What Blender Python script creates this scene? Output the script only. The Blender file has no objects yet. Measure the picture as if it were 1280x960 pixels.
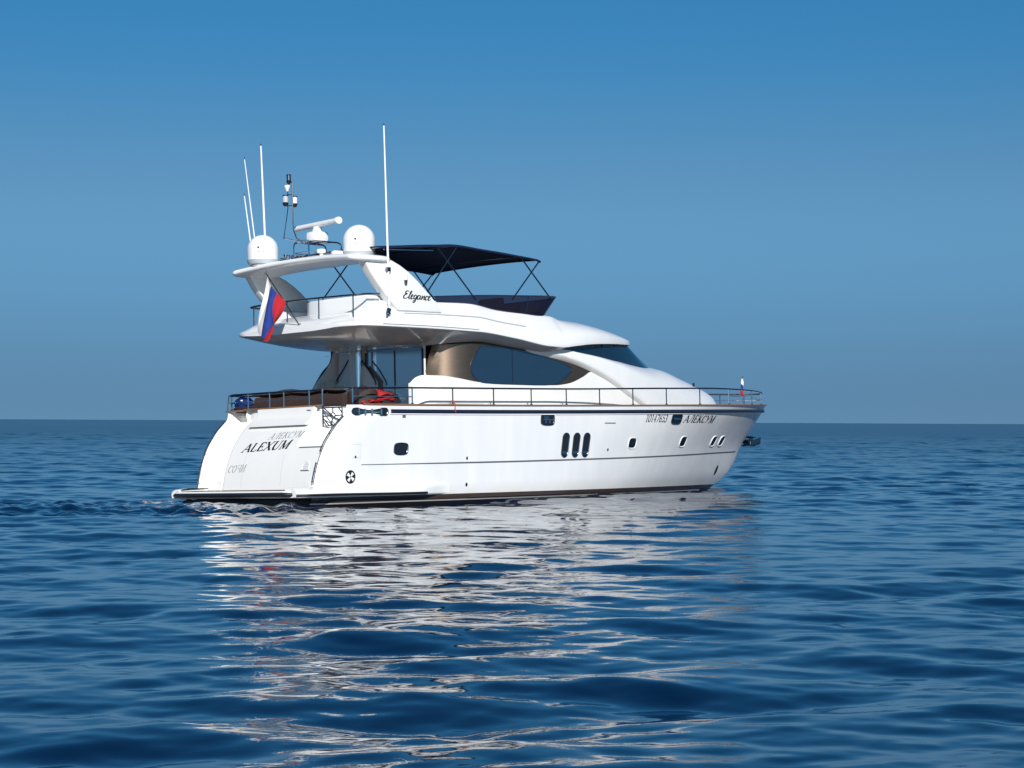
import bpy, bmesh, math, random
import numpy as np
from mathutils import Vector, Matrix, Euler
S = bpy.context.scene
COL = S.collection
R = math.radians
random.seed(7)
rng = np.random.default_rng(11)

# ------------------------------------------------------------------ camera, sky, sun, exposure
EYE = 2.1                                   # eye height above the sea
FOCAL_PX = 2422 / 1280.0
cam_d = bpy.data.cameras.new('camera'); cam = bpy.data.objects.new('camera', cam_d); COL.objects.link(cam)
cam_d.sensor_width = 36.0; cam_d.lens = 36.0 * FOCAL_PX
cam_d.clip_start = 0.1; cam_d.clip_end = 90000
pit = math.atan(47 / 2422.0); rol = R(0.275)
fw = Vector((0, math.cos(pit), math.sin(pit))); u0 = Vector((0, -math.sin(pit), math.cos(pit))); r0 = Vector((1, 0, 0))
rr = math.cos(rol) * r0 + math.sin(rol) * u0; uu = -math.sin(rol) * r0 + math.cos(rol) * u0
M3 = Matrix((rr, uu, -fw)).transposed()
cam.matrix_world = Matrix.Translation((0, 0, EYE)) @ M3.to_4x4()
S.camera = cam

SUN_EL = R(27); SUN_AZ = R(173)             # azimuth measured clockwise from +Y (the view direction)
sdir = Vector((math.sin(SUN_AZ) * math.cos(SUN_EL), math.cos(SUN_AZ) * math.cos(SUN_EL), math.sin(SUN_EL)))
W = bpy.data.worlds.new('World'); S.world = W; W.use_nodes = True
nt = W.node_tree; nt.nodes.clear()
sky = nt.nodes.new('ShaderNodeTexSky'); sky.sky_type = 'NISHITA'; sky.sun_disc = False
sky.sun_elevation = SUN_EL; sky.sun_rotation = SUN_AZ
sky.air_density = 0.6; sky.dust_density = 0.2; sky.ozone_density = 6.0; sky.altitude = 0
# the band of sky low over the sea: a hazy grey-blue rim that clears to a saturated blue higher up
tcw = nt.nodes.new('ShaderNodeTexCoord'); mpw = nt.nodes.new('ShaderNodeMapping'); mpw.vector_type = 'POINT'
mpw.inputs['Scale'].default_value = (1, 1, 0.9); mpw.inputs['Location'].default_value = (0, 0, 0.12)
nt.links.new(tcw.outputs['Generated'], mpw.inputs['Vector']); nt.links.new(mpw.outputs[0], sky.inputs['Vector'])
spw = nt.nodes.new('ShaderNodeSeparateXYZ'); nt.links.new(tcw.outputs['Generated'], spw.inputs[0])
crw = nt.nodes.new('ShaderNodeValToRGB'); crw.color_ramp.interpolation = 'EASE'; ew = crw.color_ramp.elements
ew[0].position = 0.0; ew[0].color = (0.444, 0.46, 0.383, 1); ew[1].position = 1.0; ew[1].color = (0.36, 0.82, 0.86, 1)
qw = ew.new(0.11); qw.color = (0.74, 0.90, 0.70, 1); qw = ew.new(0.21); qw.color = (0.39, 0.92, 0.84, 1); qw = ew.new(0.34); qw.color = (0.30, 0.84, 0.86, 1)
nt.links.new(spw.outputs['Z'], crw.inputs['Fac'])
hs = nt.nodes.new('ShaderNodeMix'); hs.data_type = 'RGBA'; hs.blend_type = 'MULTIPLY'; hs.inputs[0].default_value = 1.0
nt.links.new(sky.outputs[0], hs.inputs[6]); nt.links.new(crw.outputs[0], hs.inputs[7])
bg = nt.nodes.new('ShaderNodeBackground'); bg.inputs['Strength'].default_value = 0.124
wo = nt.nodes.new('ShaderNodeOutputWorld')
nt.links.new(hs.outputs[2], bg.inputs['Color']); nt.links.new(bg.outputs[0], wo.inputs['Surface'])
sun_d = bpy.data.lights.new('sun', 'SUN'); sun_d.energy = 5.0; sun_d.angle = R(0.5); sun_d.color = (1, 0.975, 0.94)
sun = bpy.data.objects.new('sun', sun_d); COL.objects.link(sun)
sun.rotation_euler = sdir.to_track_quat('Z', 'Y').to_euler()
vs = S.view_settings; vs.view_transform = 'Standard'; vs.look = 'None'; vs.gamma = 1.0; vs.use_curve_mapping = False
vs.exposure = 0.07
S.cycles.max_bounces = 8

# ------------------------------------------------------------------ materials
def mat(name, col, rough=0.5, metal=0.0, ior=1.45, coat=0.0, spec=0.5, noise=None, bump=None, alpha=None):
    m = bpy.data.materials.new(name); m.use_nodes = True
    t = m.node_tree; b = t.nodes['Principled BSDF']
    b.inputs['Base Color'].default_value = (*col, 1); b.inputs['Roughness'].default_value = rough
    b.inputs['Metallic'].default_value = metal; b.inputs['IOR'].default_value = ior
    b.inputs['Coat Weight'].default_value = coat; b.inputs['Coat Roughness'].default_value = 0.05
    b.inputs['Specular IOR Level'].default_value = spec
    if noise or bump:
        tc = t.nodes.new('ShaderNodeTexCoord')
    if noise:                                # (scale xyz, amount, second colour)
        mp = t.nodes.new('ShaderNodeMapping'); mp.inputs['Scale'].default_value = noise[0]
        n = t.nodes.new('ShaderNodeTexNoise'); n.inputs['Scale'].default_value = 1.0; n.inputs['Detail'].default_value = 5
        rp = t.nodes.new('ShaderNodeValToRGB'); rp.color_ramp.elements[0].position = 0.35; rp.color_ramp.elements[1].position = 0.75
        rp.color_ramp.elements[0].color = (*col, 1); rp.color_ramp.elements[1].color = (*noise[1], 1)
        t.links.new(tc.outputs['Object'], mp.inputs['Vector']); t.links.new(mp.outputs[0], n.inputs['Vector'])
        t.links.new(n.outputs['Fac'], rp.inputs['Fac']); t.links.new(rp.outputs[0], b.inputs['Base Color'])
    if bump:                                 # (scale, strength, distance)
        n2 = t.nodes.new('ShaderNodeTexNoise'); n2.inputs['Scale'].default_value = bump[0]; n2.inputs['Detail'].default_value = 4
        bp = t.nodes.new('ShaderNodeBump'); bp.inputs['Strength'].default_value = bump[1]; bp.inputs['Distance'].default_value = bump[2]
        t.links.new(tc.outputs['Object'], n2.inputs['Vector']); t.links.new(n2.outputs['Fac'], bp.inputs['Height']); t.links.new(bp.outputs[0], b.inputs['Normal'])
    if alpha is not None:
        b.inputs['Alpha'].default_value = alpha
    return m
GEL = mat('gelcoat_white', (0.80, 0.80, 0.79), 0.22, coat=0.3, noise=((1.6, 1.6, 0.5), (0.76, 0.765, 0.76)), bump=(0.7, 0.15, 0.01))
CREAM = mat('gelcoat_warm', (0.80, 0.785, 0.75), 0.3, coat=0.2, noise=((1.5, 1.5, 0.8), (0.77, 0.755, 0.72)))
DOMEW = mat('dome_white', (0.80, 0.80, 0.79), 0.35, noise=((3, 3, 1), (0.77, 0.77, 0.765)))
DOMEG = mat('dome_grey', (0.42, 0.45, 0.47), 0.45)
NAVY = mat('navy_rubber', (0.012, 0.018, 0.04), 0.35)
NAVYC = mat('navy_canvas', (0.008, 0.016, 0.045), 0.8, spec=0.2, noise=((9, 9, 9), (0.010, 0.020, 0.055)), bump=(5, 0.3, 0.02))
BLACK = mat('black_rubber', (0.012, 0.012, 0.014), 0.45)
INK = mat('black_lettering', (0.012, 0.013, 0.016), 0.4)
INKG = mat('grey_lettering', (0.16, 0.17, 0.19), 0.35)
STEEL = mat('polished_steel', (0.62, 0.64, 0.66), 0.12, 1.0)
STEELD = mat('dull_steel', (0.22, 0.23, 0.25), 0.25, 1.0)
TEAK = mat('teak', (0.27, 0.135, 0.07), 0.5, noise=((14, 14, 14), (0.20, 0.095, 0.05)))
TEAKD = mat('weathered_teak', (0.16, 0.11, 0.085), 0.6, noise=((3, 22, 5), (0.10, 0.07, 0.055)))
BRONZE = mat('bronze_panel', (0.225, 0.165, 0.12), 0.40, 0.9, noise=((4, 4, 14), (0.20, 0.146, 0.106)))
GLASS = mat('tinted_window', (0.010, 0.030, 0.062), 0.04, 0.0, ior=1.9, spec=0.5)
GLASSW = mat('tinted_windscreen', (0.006, 0.018, 0.034), 0.04, 0.0, ior=1.8)
DOORG = mat('door_glass', (0.66, 0.69, 0.72), 0.12, 1.0)
PORTG = mat('porthole_glass', (0.012, 0.016, 0.02), 0.06, ior=1.7)
WICKER = mat('brown_wicker', (0.058, 0.033, 0.026), 0.7, noise=((30, 30, 30), (0.026, 0.015, 0.012)), bump=(60, 0.5, 0.02))
CUSH = mat('brown_cushion', (0.05, 0.036, 0.036), 0.85, noise=((5, 5, 5), (0.035, 0.026, 0.027)), bump=(8, 0.3, 0.03))
DARKC = mat('dark_cloth', (0.018, 0.016, 0.022), 0.9)
REDC = mat('red_cloth', (0.42, 0.012, 0.016), 0.75, noise=((8, 8, 8), (0.34, 0.010, 0.013)))
BLUEC = mat('blue_cover', (0.005, 0.022, 0.14), 0.8, spec=0.3, noise=((5, 5, 5), (0.004, 0.017, 0.10)), bump=(6, 0.4, 0.03))
FWHITE = mat('flag_white', (0.74, 0.73, 0.70), 0.9)
FBLUE = mat('flag_blue', (0.014, 0.04, 0.22), 0.9, noise=((6, 6, 6), (0.010, 0.03, 0.18)))
FRED = mat('flag_red', (0.40, 0.012, 0.020), 0.9, noise=((6, 6, 6), (0.33, 0.010, 0.016)))
GREYM = mat('grey_moulding', (0.62, 0.62, 0.61), 0.28, coat=0.3)
STRIPE = mat('grey_groove', (0.10, 0.115, 0.13), 0.5)
FABRIC_RED = mat('red_cord', (0.5, 0.03, 0.02), 0.7)

def screen_mat():                            # violet smoked acrylic one can see through
    m = bpy.data.materials.new('smoked_acrylic'); m.use_nodes = True; t = m.node_tree; t.nodes.clear()
    o = t.nodes.new('ShaderNodeOutputMaterial'); mx = t.nodes.new('ShaderNodeMixShader'); tr = t.nodes.new('ShaderNodeBsdfTransparent')
    gl = t.nodes.new('ShaderNodeBsdfPrincipled'); gl.inputs['Base Color'].default_value = (0.014, 0.012, 0.024, 1); gl.inputs['Roughness'].default_value = 0.06
    tr.inputs['Color'].default_value = (0.34, 0.31, 0.42, 1); mx.inputs['Fac'].default_value = 0.68
    t.links.new(tr.outputs[0], mx.inputs[1]); t.links.new(gl.outputs[0], mx.inputs[2]); t.links.new(mx.outputs[0], o.inputs['Surface'])
    return m
SCREEN = screen_mat()

def hull_mat():                              # white topsides, brown antifouling, thin white boot line, black below
    m = bpy.data.materials.new('hull_paint'); m.use_nodes = True; t = m.node_tree; b = t.nodes['Principled BSDF']
    tc = t.nodes.new('ShaderNodeTexCoord'); sp = t.nodes.new('ShaderNodeSeparateXYZ'); t.links.new(tc.outputs['Object'], sp.inputs[0])
    mp = t.nodes.new('ShaderNodeMapping'); mp.inputs['Scale'].default_value = (2.6, 2.6, 0.32)
    n = t.nodes.new('ShaderNodeTexNoise'); n.inputs['Scale'].default_value = 1; n.inputs['Detail'].default_value = 6
    rp = t.nodes.new('ShaderNodeValToRGB'); rp.color_ramp.elements[0].position = 0.35; rp.color_ramp.elements[1].position = 0.7
    rp.color_ramp.elements[0].color = (0.74, 0.75, 0.758, 1); rp.color_ramp.elements[1].color = (0.80, 0.80, 0.795, 1)
    t.links.new(tc.outputs['Object'], mp.inputs['Vector']); t.links.new(mp.outputs[0], n.inputs['Vector']); t.links.new(n.outputs['Fac'], rp.inputs['Fac'])
    zr = t.nodes.new('ShaderNodeMapRange'); zr.inputs['From Min'].default_value = -0.5; zr.inputs['From Max'].default_value = 0.5
    t.links.new(sp.outputs['Z'], zr.inputs['Value'])
    cr = t.nodes.new('ShaderNodeValToRGB'); cr.color_ramp.interpolation = 'CONSTANT'; e = cr.color_ramp.elements
    e[0].position = 0.0; e[0].color = (0.02, 0.018, 0.018, 1); e[1].position = 0.425; e[1].color = (0.55, 0.55, 0.54, 1)
    a = e.new(0.455); a.color = (0.05, 0.034, 0.027, 1); a = e.new(0.60); a.color = (0.8, 0.8, 0.8, 1)
    t.links.new(zr.outputs[0], cr.inputs['Fac'])
    gt = t.nodes.new('ShaderNodeMath'); gt.operation = 'GREATER_THAN'; gt.inputs[1].default_value = 0.60; t.links.new(zr.outputs[0], gt.inputs[0])
    mx = t.nodes.new('ShaderNodeMix'); mx.data_type = 'RGBA'; t.links.new(gt.outputs[0], mx.inputs[0]); t.links.new(cr.outputs[0], mx.inputs[6]); t.links.new(rp.outputs[0], mx.inputs[7])
    # faint yellowish scum creeping up from the boot line
    sc_ = t.nodes.new('ShaderNodeMapRange'); sc_.inputs['From Min'].default_value = 0.42; sc_.inputs['From Max'].default_value = 0.10; sc_.inputs['To Max'].default_value = 0.75; t.links.new(sp.outputs['Z'], sc_.inputs['Value'])
    ml = t.nodes.new('ShaderNodeMath'); ml.operation = 'MULTIPLY'; t.links.new(sc_.outputs[0], ml.inputs[0]); t.links.new(n.outputs['Fac'], ml.inputs[1])
    m3 = t.nodes.new('ShaderNodeMix'); m3.data_type = 'RGBA'; m3.inputs[7].default_value = (0.50, 0.46, 0.37, 1); t.links.new(mx.outputs[2], m3.inputs[6])
    gm = t.nodes.new('ShaderNodeMath'); gm.operation = 'MULTIPLY'; t.links.new(ml.outputs[0], gm.inputs[0]); t.links.new(gt.outputs[0], gm.inputs[1]); t.links.new(gm.outputs[0], m3.inputs[0])
    t.links.new(m3.outputs[2], b.inputs['Base Color']); b.inputs['Roughness'].default_value = 0.12; b.inputs['Coat Weight'].default_value = 0.6; b.inputs['Coat Roughness'].default_value = 0.04
    n2 = t.nodes.new('ShaderNodeTexNoise'); n2.inputs['Scale'].default_value = 0.8; n2.inputs['Detail'].default_value = 3
    bp = t.nodes.new('ShaderNodeBump'); bp.inputs['Strength'].default_value = 0.3; bp.inputs['Distance'].default_value = 0.03
    t.links.new(tc.outputs['Object'], n2.inputs['Vector']); t.links.new(n2.outputs['Fac'], bp.inputs['Height']); t.links.new(bp.outputs[0], b.inputs['Normal'])
    return m
HULL = hull_mat()

# ------------------------------------------------------------------ mesh helpers
class MB:
    def __init__(s): s.v = []; s.f = []; s.mi = []
    def add(s, vs_, fs_, mi=0):
        o = len(s.v); s.v += [tuple(map(float, p)) for p in vs_]; s.f += [tuple(i + o for i in f) for f in fs_]; s.mi += [mi] * len(fs_); return s
    def grid(s, P, mi=0, flip=False, cu=False):  # P[i][j] rows of points
        n, m = len(P), len(P[0]); fs_ = []
        for i in range(n if cu else n - 1):
            for j in range(m - 1):
                a, b, c, d = i * m + j, i * m + j + 1, ((i + 1) % n) * m + j + 1, ((i + 1) % n) * m + j
                fs_.append((a, d, c, b) if flip else (a, b, c, d))
        return s.add([p for r_ in P for p in r_], fs_, mi)
    def box(s, c, d, rot=None, bev=0.0, mi=0, seg=2):
        bm = bmesh.new(); bmesh.ops.create_cube(bm, size=1.0)
        for v in bm.verts: v.co = Vector((v.co.x * d[0], v.co.y * d[1], v.co.z * d[2]))
        if bev > 0: bmesh.ops.bevel(bm, geom=list(bm.edges), offset=min(bev, min(d) * 0.45), segments=seg, profile=0.5, affect='EDGES')
        if rot: bmesh.ops.rotate(bm, verts=bm.verts, matrix=Euler(rot).to_matrix(), cent=(0, 0, 0))
        bm.verts.index_update()
        s.add([v.co + Vector(c) for v in bm.verts], [[v.index for v in f.verts] for f in bm.faces], mi); bm.free(); return s
    def tube(s, path, r, n=8, mi=0, closed=False, cap=True):
        P = [Vector(p) for p in path]; L = len(P); rows = []
        rad = r if isinstance(r, (list, tuple)) else [r] * L
        ref = None
        for i in range(L):
            a = P[(i - 1) % L] if (closed or i > 0) else P[i]; b = P[(i + 1) % L] if (closed or i < L - 1) else P[i]
            t = (b - a).normalized()
            if ref is None:
                ref = Vector((0, 0, 1)) if abs(t.z) < 0.9 else Vector((1, 0, 0))
            x = (ref - t * ref.dot(t)).normalized(); ref = x; y = t.cross(x)
            rows.append([P[i] + (x * math.cos(k * 2 * math.pi / n) + y * math.sin(k * 2 * math.pi / n)) * rad[i] for k in range(n + 1)])
        s.grid(rows, mi, cu=closed)
        if cap and not closed:
            for rw, fl in ((rows[0], False), (rows[-1], True)):
                s.add(rw[:-1], [tuple(range(n)) if fl else tuple(reversed(range(n)))], mi)
        return s
    def lathe(s, prof, c=(0, 0, 0), n=28, mi=0):  # prof list of (r, z)
        rows = [[(c[0] + r_ * math.cos(2 * math.pi * k / n), c[1] + r_ * math.sin(2 * math.pi * k / n), c[2] + z_) for k in range(n + 1)] for r_, z_ in prof]
        return s.grid(rows, mi)
    def prism(s, poly, axis, a, b, mi=0, bev=0.0):  # polygon in the two other axes, extruded along 'axis' from a to b
        bm = bmesh.new()
        def mk(p, t):
            return {'x': (t, p[0], p[1]), 'y': (p[0], t, p[1]), 'z': (p[0], p[1], t)}[axis]
        va = [bm.verts.new(mk(p, a)) for p in poly]; vb = [bm.verts.new(mk(p, b)) for p in poly]; n = len(poly)
        bm.faces.new(va); bm.faces.new(list(reversed(vb)))
        for i in range(n): bm.faces.new((va[i], vb[i], vb[(i + 1) % n], va[(i + 1) % n]))
        bmesh.ops.recalc_face_normals(bm, faces=bm.faces)
        if bev > 0:
            ed = [e for e in bm.edges if (e.verts[0] in va) == (e.verts[1] in va)]
            bmesh.ops.bevel(bm, geom=ed, offset=bev, segments=3, profile=0.5, affect='EDGES')
        bmesh.ops.triangulate(bm, faces=[f for f in bm.faces if len(f.verts) > 4])
        bm.verts.index_update()
        s.add([v.co for v in bm.verts], [[v.index for v in f.verts] for f in bm.faces], mi); bm.free(); return s
    def split(s, name, m, parent=None, **k):     # separate pieces become objects of their own
        par = list(range(len(s.v)))
        def find(a):
            while par[a] != a: par[a] = par[par[a]]; a = par[a]
            return a
        key = {}
        for i, p in enumerate(s.v):
            q = tuple(round(c, 4) for c in p)
            if q in key: par[find(i)] = find(key[q])
            else: key[q] = i
        for f in s.f:
            for i in f[1:]: par[find(i)] = find(f[0])
        groups = {}
        for f, mi in zip(s.f, s.mi): groups.setdefault(find(f[0]), []).append((f, mi))
        out = []
        for fs_ in groups.values():
            b_ = MB(); mp = {}
            for f, mi in fs_:
                for i in f:
                    if i not in mp: mp[i] = len(b_.v); b_.v.append(s.v[i])
                b_.f.append(tuple(mp[i] for i in f)); b_.mi.append(mi)
            out.append(b_.build(name, m, parent, **k))
        return out
    def build(s, name, m, parent=None, smooth=True, ang=35, recalc=True, label=None):
        me = bpy.data.meshes.new(name); me.from_pydata(s.v, [], s.f)
        ms = m if isinstance(m, (list, tuple)) else [m]
        for q in ms: me.materials.append(q)
        me.polygons.foreach_set('material_index', s.mi)
        if recalc:
            bm = bmesh.new(); bm.from_mesh(me); bmesh.ops.remove_doubles(bm, verts=bm.verts, dist=1e-5)
            bmesh.ops.recalc_face_normals(bm, faces=bm.faces); bm.to_mesh(me); bm.free()
        if smooth:
            me.polygons.foreach_set('use_smooth', [True] * len(me.polygons)); me.set_sharp_from_angle(angle=R(ang))
        me.update()
        o = bpy.data.objects.new(name, me); COL.objects.link(o)
        if parent is not None: o.parent = parent
        if label: o['label'] = label
        return o
def pchip(xs, ys):
    xs = np.array(xs, float); ys = np.array(ys, float); h = np.diff(xs); d = np.diff(ys) / h; m = np.zeros(len(xs))
    for i in range(1, len(xs) - 1):
        if d[i - 1] * d[i] > 0:
            w1 = 2 * h[i] + h[i - 1]; w2 = h[i] + 2 * h[i - 1]; m[i] = (w1 + w2) / (w1 / d[i - 1] + w2 / d[i])
    m[0] = d[0]; m[-1] = d[-1]
    def f(x):
        x = min(max(float(x), xs[0]), xs[-1]); i = min(max(int(np.searchsorted(xs, x)) - 1, 0), len(h) - 1)
        t = (x - xs[i]) / h[i]; t2 = t * t; t3 = t2 * t
        return float((2 * t3 - 3 * t2 + 1) * ys[i] + (t3 - 2 * t2 + t) * h[i] * m[i] + (-2 * t3 + 3 * t2) * ys[i + 1] + (t3 - t2) * h[i] * m[i + 1])
    return f
def T(*pairs): return pchip([p[0] for p in pairs], [p[1] for p in pairs])
def sst(a, b, x):
    t = min(max((x - a) / (b - a), 0), 1); return t * t * (3 - 2 * t)

# boat frame: x forward from the stern, y to port, z up from the design waterline
YAW = R(45); HEEL = R(-2.0)
ORG = Vector((-4.75 - 2.6 * math.sin(YAW), 48.0 + 2.6 * math.cos(YAW), 0))
BOAT = Matrix.Translation(ORG) @ Matrix.Rotation(YAW, 4, 'Z') @ Matrix.Rotation(HEEL, 4, 'X')
def thing(name, label, cat, at=(0, 0, 0), group=None):
    o = bpy.data.objects.new(name, None); COL.objects.link(o); o.empty_display_size = 0.3
    o.matrix_world = BOAT @ Matrix.Translation(at); o['label'] = label; o['category'] = cat
    if group: o['group'] = group
    return o

#@SEA
# ------------------------------------------------------------------ the sea: one sheet to the horizon, real waves
def wave_field(X, Y, dr):
    Z = np.zeros_like(X); lost = np.zeros_like(X)
    r2 = np.random.default_rng(5)
    N = 190
    lam = np.exp(r2.uniform(math.log(0.28), math.log(20.0), N)); lam.sort(); lam *= 0.82
    for i in range(N):
        L = lam[i]; k = 2 * math.pi / L
        th = r2.normal(math.radians(96), math.radians(40 if L < 1.2 else 32 if L < 3 else 20))
        slope = 0.0040 if L < 0.42 else 0.0100 if L < 0.8 else 0.0120 if L < 2.2 else 0.0098 if L < 3.6 else 0.0055 if L < 7 else 0.0034
        A = slope / k
        ph = r2.uniform(0, 2 * math.pi)
        fade = np.clip((L / dr - 1.3) / 1.3, 0, 1)
        if fade.max() <= 0: lost += slope ** 2 / 2; continue
        q = k * (X * math.cos(th) + Y * math.sin(th)) + ph
        Z += fade * A * (np.sin(q) - 0.20 * np.cos(2 * q))
        lost += (1 - fade ** 2) * slope ** 2 / 2
    # patches where the ripples are weaker or stronger; rougher water out beyond the yacht
    g = 0.92 + 0.22 * np.sin(X * 0.13 + 1.2 * np.sin(Y * 0.06)) * np.sin(Y * 0.11 + 0.8)
    D = np.hypot(X, Y); g = g * (1 + 0.35 * np.clip((D - 48) / 45, 0, 1))
    lost = lost * (1 + 0.35 * np.clip((D - 48) / 45, 0, 1)) ** 2
    return Z * g, lost
def build_sea():
    rad = [0.6, 2.0, 4.0, 5.5]; r_ = 6.5
    while r_ < 700: rad.append(r_); r_ *= 1.0026 if r_ < 75 else 1.0032 if r_ < 320 else 1.006
    while r_ < 60000: rad.append(r_); r_ *= 1.05
    rad = np.array(rad); dr = np.gradient(rad)
    fine = np.arange(-0.31, 0.3101, 0.0010)
    mid = np.concatenate([np.arange(0.314, 0.7, 0.006), np.arange(0.71, math.pi - 0.01, 0.035)])
    ang = np.concatenate([-mid[::-1], fine, mid, [math.pi]])
    nA, nR = len(ang), len(rad)
    RR, AA = np.meshgrid(rad, ang, indexing='ij'); DR, _ = np.meshgrid(dr, ang, indexing='ij')
    X = RR * np.sin(AA); Y = RR * np.cos(AA)
    da = np.gradient(ang); DA = np.meshgrid(rad, da, indexing='ij')[1] * RR
    Z, lost = wave_field(X, Y, np.maximum(DR, DA * 0.6))
    # wake: a churned lane trailing from the stern to the left, calmer dark slick with short chop and flecks of foam
    ux, uy = -0.985, -0.17
    px, py = X - (-6.9), Y - 47.7
    al = px * ux + py * uy; ac = -px * uy + py * ux
    ac = ac + 0.35 * np.sin(al * 0.6)
    lane = np.exp(-(ac / (4.4 + 0.05 * np.clip(al, 0, 80))) ** 4) * np.clip((al + 3.4) / 2.6, 0, 1) * np.clip(1 - (al - 22) / 25, 0, 1)
    r3 = np.random.default_rng(9); C = np.zeros_like(X)
    for i in range(34):
        L = math.exp(r3.uniform(math.log(0.35), math.log(1.2))); k = 2 * math.pi / L; th = r3.uniform(0, 2 * math.pi)
        C += np.clip((L / np.maximum(DR, DA) - 1.5) / 1.5, 0, 1) * 0.036 / k * np.sin(k * (X * math.cos(th) + Y * math.sin(th)) + r3.uniform(0, 6.28))
    Z = Z * (1 - 0.3 * lane) + C * lane * 1.8 + 0.045 * lane * np.cos(ac * 1.3)
    rough = np.sqrt(np.clip(lost, 0, None))
    foam = lane * np.exp(-np.clip(al, 0, 99) / 6.0) * (0.55 + 0.45 * np.cos(ac * 1.5))
    for bx, by_, rs_ in ((-1.3, 2.5, 0.9), (-1.5, 0.9, 0.7), (-0.9, -2.2, 0.45), (-1.2, -0.8, 0.6)):
        w_ = BOAT @ Vector((bx, by_, 0)); foam = np.maximum(foam, 1.05 * np.exp(-((X - w_.x) ** 2 + (Y - w_.y) ** 2) / rs_ ** 2))
    # ring of little foam where the hull and the platform meet the water
    verts = np.stack([X, Y, Z - 0.05], -1).reshape(-1, 3).astype(np.float32)
    i = np.arange(nR - 1)[:, None] * nA; j = np.arange(nA - 1)[None, :]
    a = (i + j); quads = np.stack([a, a + 1, a + 1 + nA, a + nA], -1).reshape(-1, 4)
    # close the seam behind the camera
    e = (np.arange(nR - 1) * nA); seam = np.stack([e + nA - 1, e, e + nA, e + 2 * nA - 1], -1)
    quads = np.concatenate([quads, seam]).astype(np.int32)[:, ::-1]
    nv, nq = len(verts), len(quads)
    tail = np.array([(nA * 0 + t) for t in range(nA)], np.int32)
    me = bpy.data.meshes.new('sea'); me.vertices.add(nv); me.vertices.foreach_set('co', verts.ravel())
    me.loops.add(nq * 4 + nA); me.loops.foreach_set('vertex_index', np.concatenate([quads.ravel(), tail]))
    me.polygons.add(nq + 1)
    me.polygons.foreach_set('loop_start', np.concatenate([np.arange(nq) * 4, [nq * 4]]).astype(np.int32))
    me.polygons.foreach_set('loop_total', np.concatenate([np.full(nq, 4), [nA]]).astype(np.int32))
    me.update(calc_edges=True)
    me.polygons.foreach_set('use_smooth', [True] * len(me.polygons))
    at = me.attributes.new('chop', 'FLOAT', 'POINT'); at.data.foreach_set('value', rough.ravel().astype(np.float32))
    at = me.attributes.new('foam', 'FLOAT', 'POINT'); at.data.foreach_set('value', foam.ravel().astype(np.float32))
    m = bpy.data.materials.new('sea_water'); m.use_nodes = True; t = m.node_tree; b = t.nodes['Principled BSDF']
    b.inputs['IOR'].default_value = 1.72
    tc = t.nodes.new('ShaderNodeTexCoord')
    ca = t.nodes.new('ShaderNodeAttribute'); ca.attribute_name = 'chop'
    mr = t.nodes.new('ShaderNodeMath'); mr.operation = 'MULTIPLY'; mr.inputs[1].default_value = 2.4
    t.links.new(ca.outputs['Fac'], mr.inputs[0])
    fa = t.nodes.new('ShaderNodeAttribute'); fa.attribute_name = 'foam'
    n1 = t.nodes.new('ShaderNodeTexNoise'); n1.inputs['Scale'].default_value = 9.0; n1.inputs['Detail'].default_value = 8; n1.inputs['Roughness'].default_value = 0.7
    mpf = t.nodes.new('ShaderNodeMapping'); mpf.inputs['Scale'].default_value = (0.6, 1.0, 1.0)
    t.links.new(tc.outputs['Object'], mpf.inputs['Vector']); t.links.new(mpf.outputs[0], n1.inputs['Vector'])
    ad = t.nodes.new('ShaderNodeMath'); ad.operation = 'MULTIPLY_ADD'; ad.inputs[1].default_value = 0.34; t.links.new(fa.outputs['Fac'], ad.inputs[0]); t.links.new(n1.outputs['Fac'], ad.inputs[2])
    fr = t.nodes.new('ShaderNodeMapRange'); fr.inputs['From Min'].default_value = 0.74; fr.inputs['From Max'].default_value = 0.95; t.links.new(ad.outputs[0], fr.inputs['Value'])
    mx = t.nodes.new('ShaderNodeMix'); mx.data_type = 'RGBA'; mx.inputs[6].default_value = (0.0002, 0.009, 0.032, 1); mx.inputs[7].default_value = (0.6, 0.64, 0.66, 1)
    t.links.new(fr.outputs[0], mx.inputs[0]); t.links.new(mx.outputs[2], b.inputs['Base Color'])
    rx = t.nodes.new('ShaderNodeMath'); rx.operation = 'MAXIMUM'; t.links.new(mr.outputs[0], rx.inputs[0])
    rf = t.nodes.new('ShaderNodeMath'); rf.operation = 'MULTIPLY'; rf.inputs[1].default_value = 0.6; t.links.new(fr.outputs[0], rf.inputs[0]); t.links.new(rf.outputs[0], rx.inputs[1])
    t.links.new(rx.outputs[0], b.inputs['Roughness'])
    # ripples finer than the mesh
    mp = t.nodes.new('ShaderNodeMapping'); mp.inputs['Scale'].default_value = (0.55, 1.0, 1.0)
    n2 = t.nodes.new('ShaderNodeTexNoise'); n2.inputs['Scale'].default_value = 4.2; n2.inputs['Detail'].default_value = 5; n2.inputs['Roughness'].default_value = 0.58
    bp = t.nodes.new('ShaderNodeBump'); bp.inputs['Strength'].default_value = 0.3; bp.inputs['Distance'].default_value = 0.008
    t.links.new(tc.outputs['Object'], mp.inputs['Vector']); t.links.new(mp.outputs[0], n2.inputs['Vector']); t.links.new(n2.outputs['Fac'], bp.inputs['Height']); t.links.new(bp.outputs[0], b.inputs['Normal'])
    me.materials.append(m)
    o = bpy.data.objects.new('sea', me); COL.objects.link(o); o['kind'] = 'structure'
    return o
build_sea()

#@HULL
# ------------------------------------------------------------------ yacht
yacht = thing('motor_yacht', 'large white motor yacht with bronze side panels and navy bimini under way on the sea', 'yacht')

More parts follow.
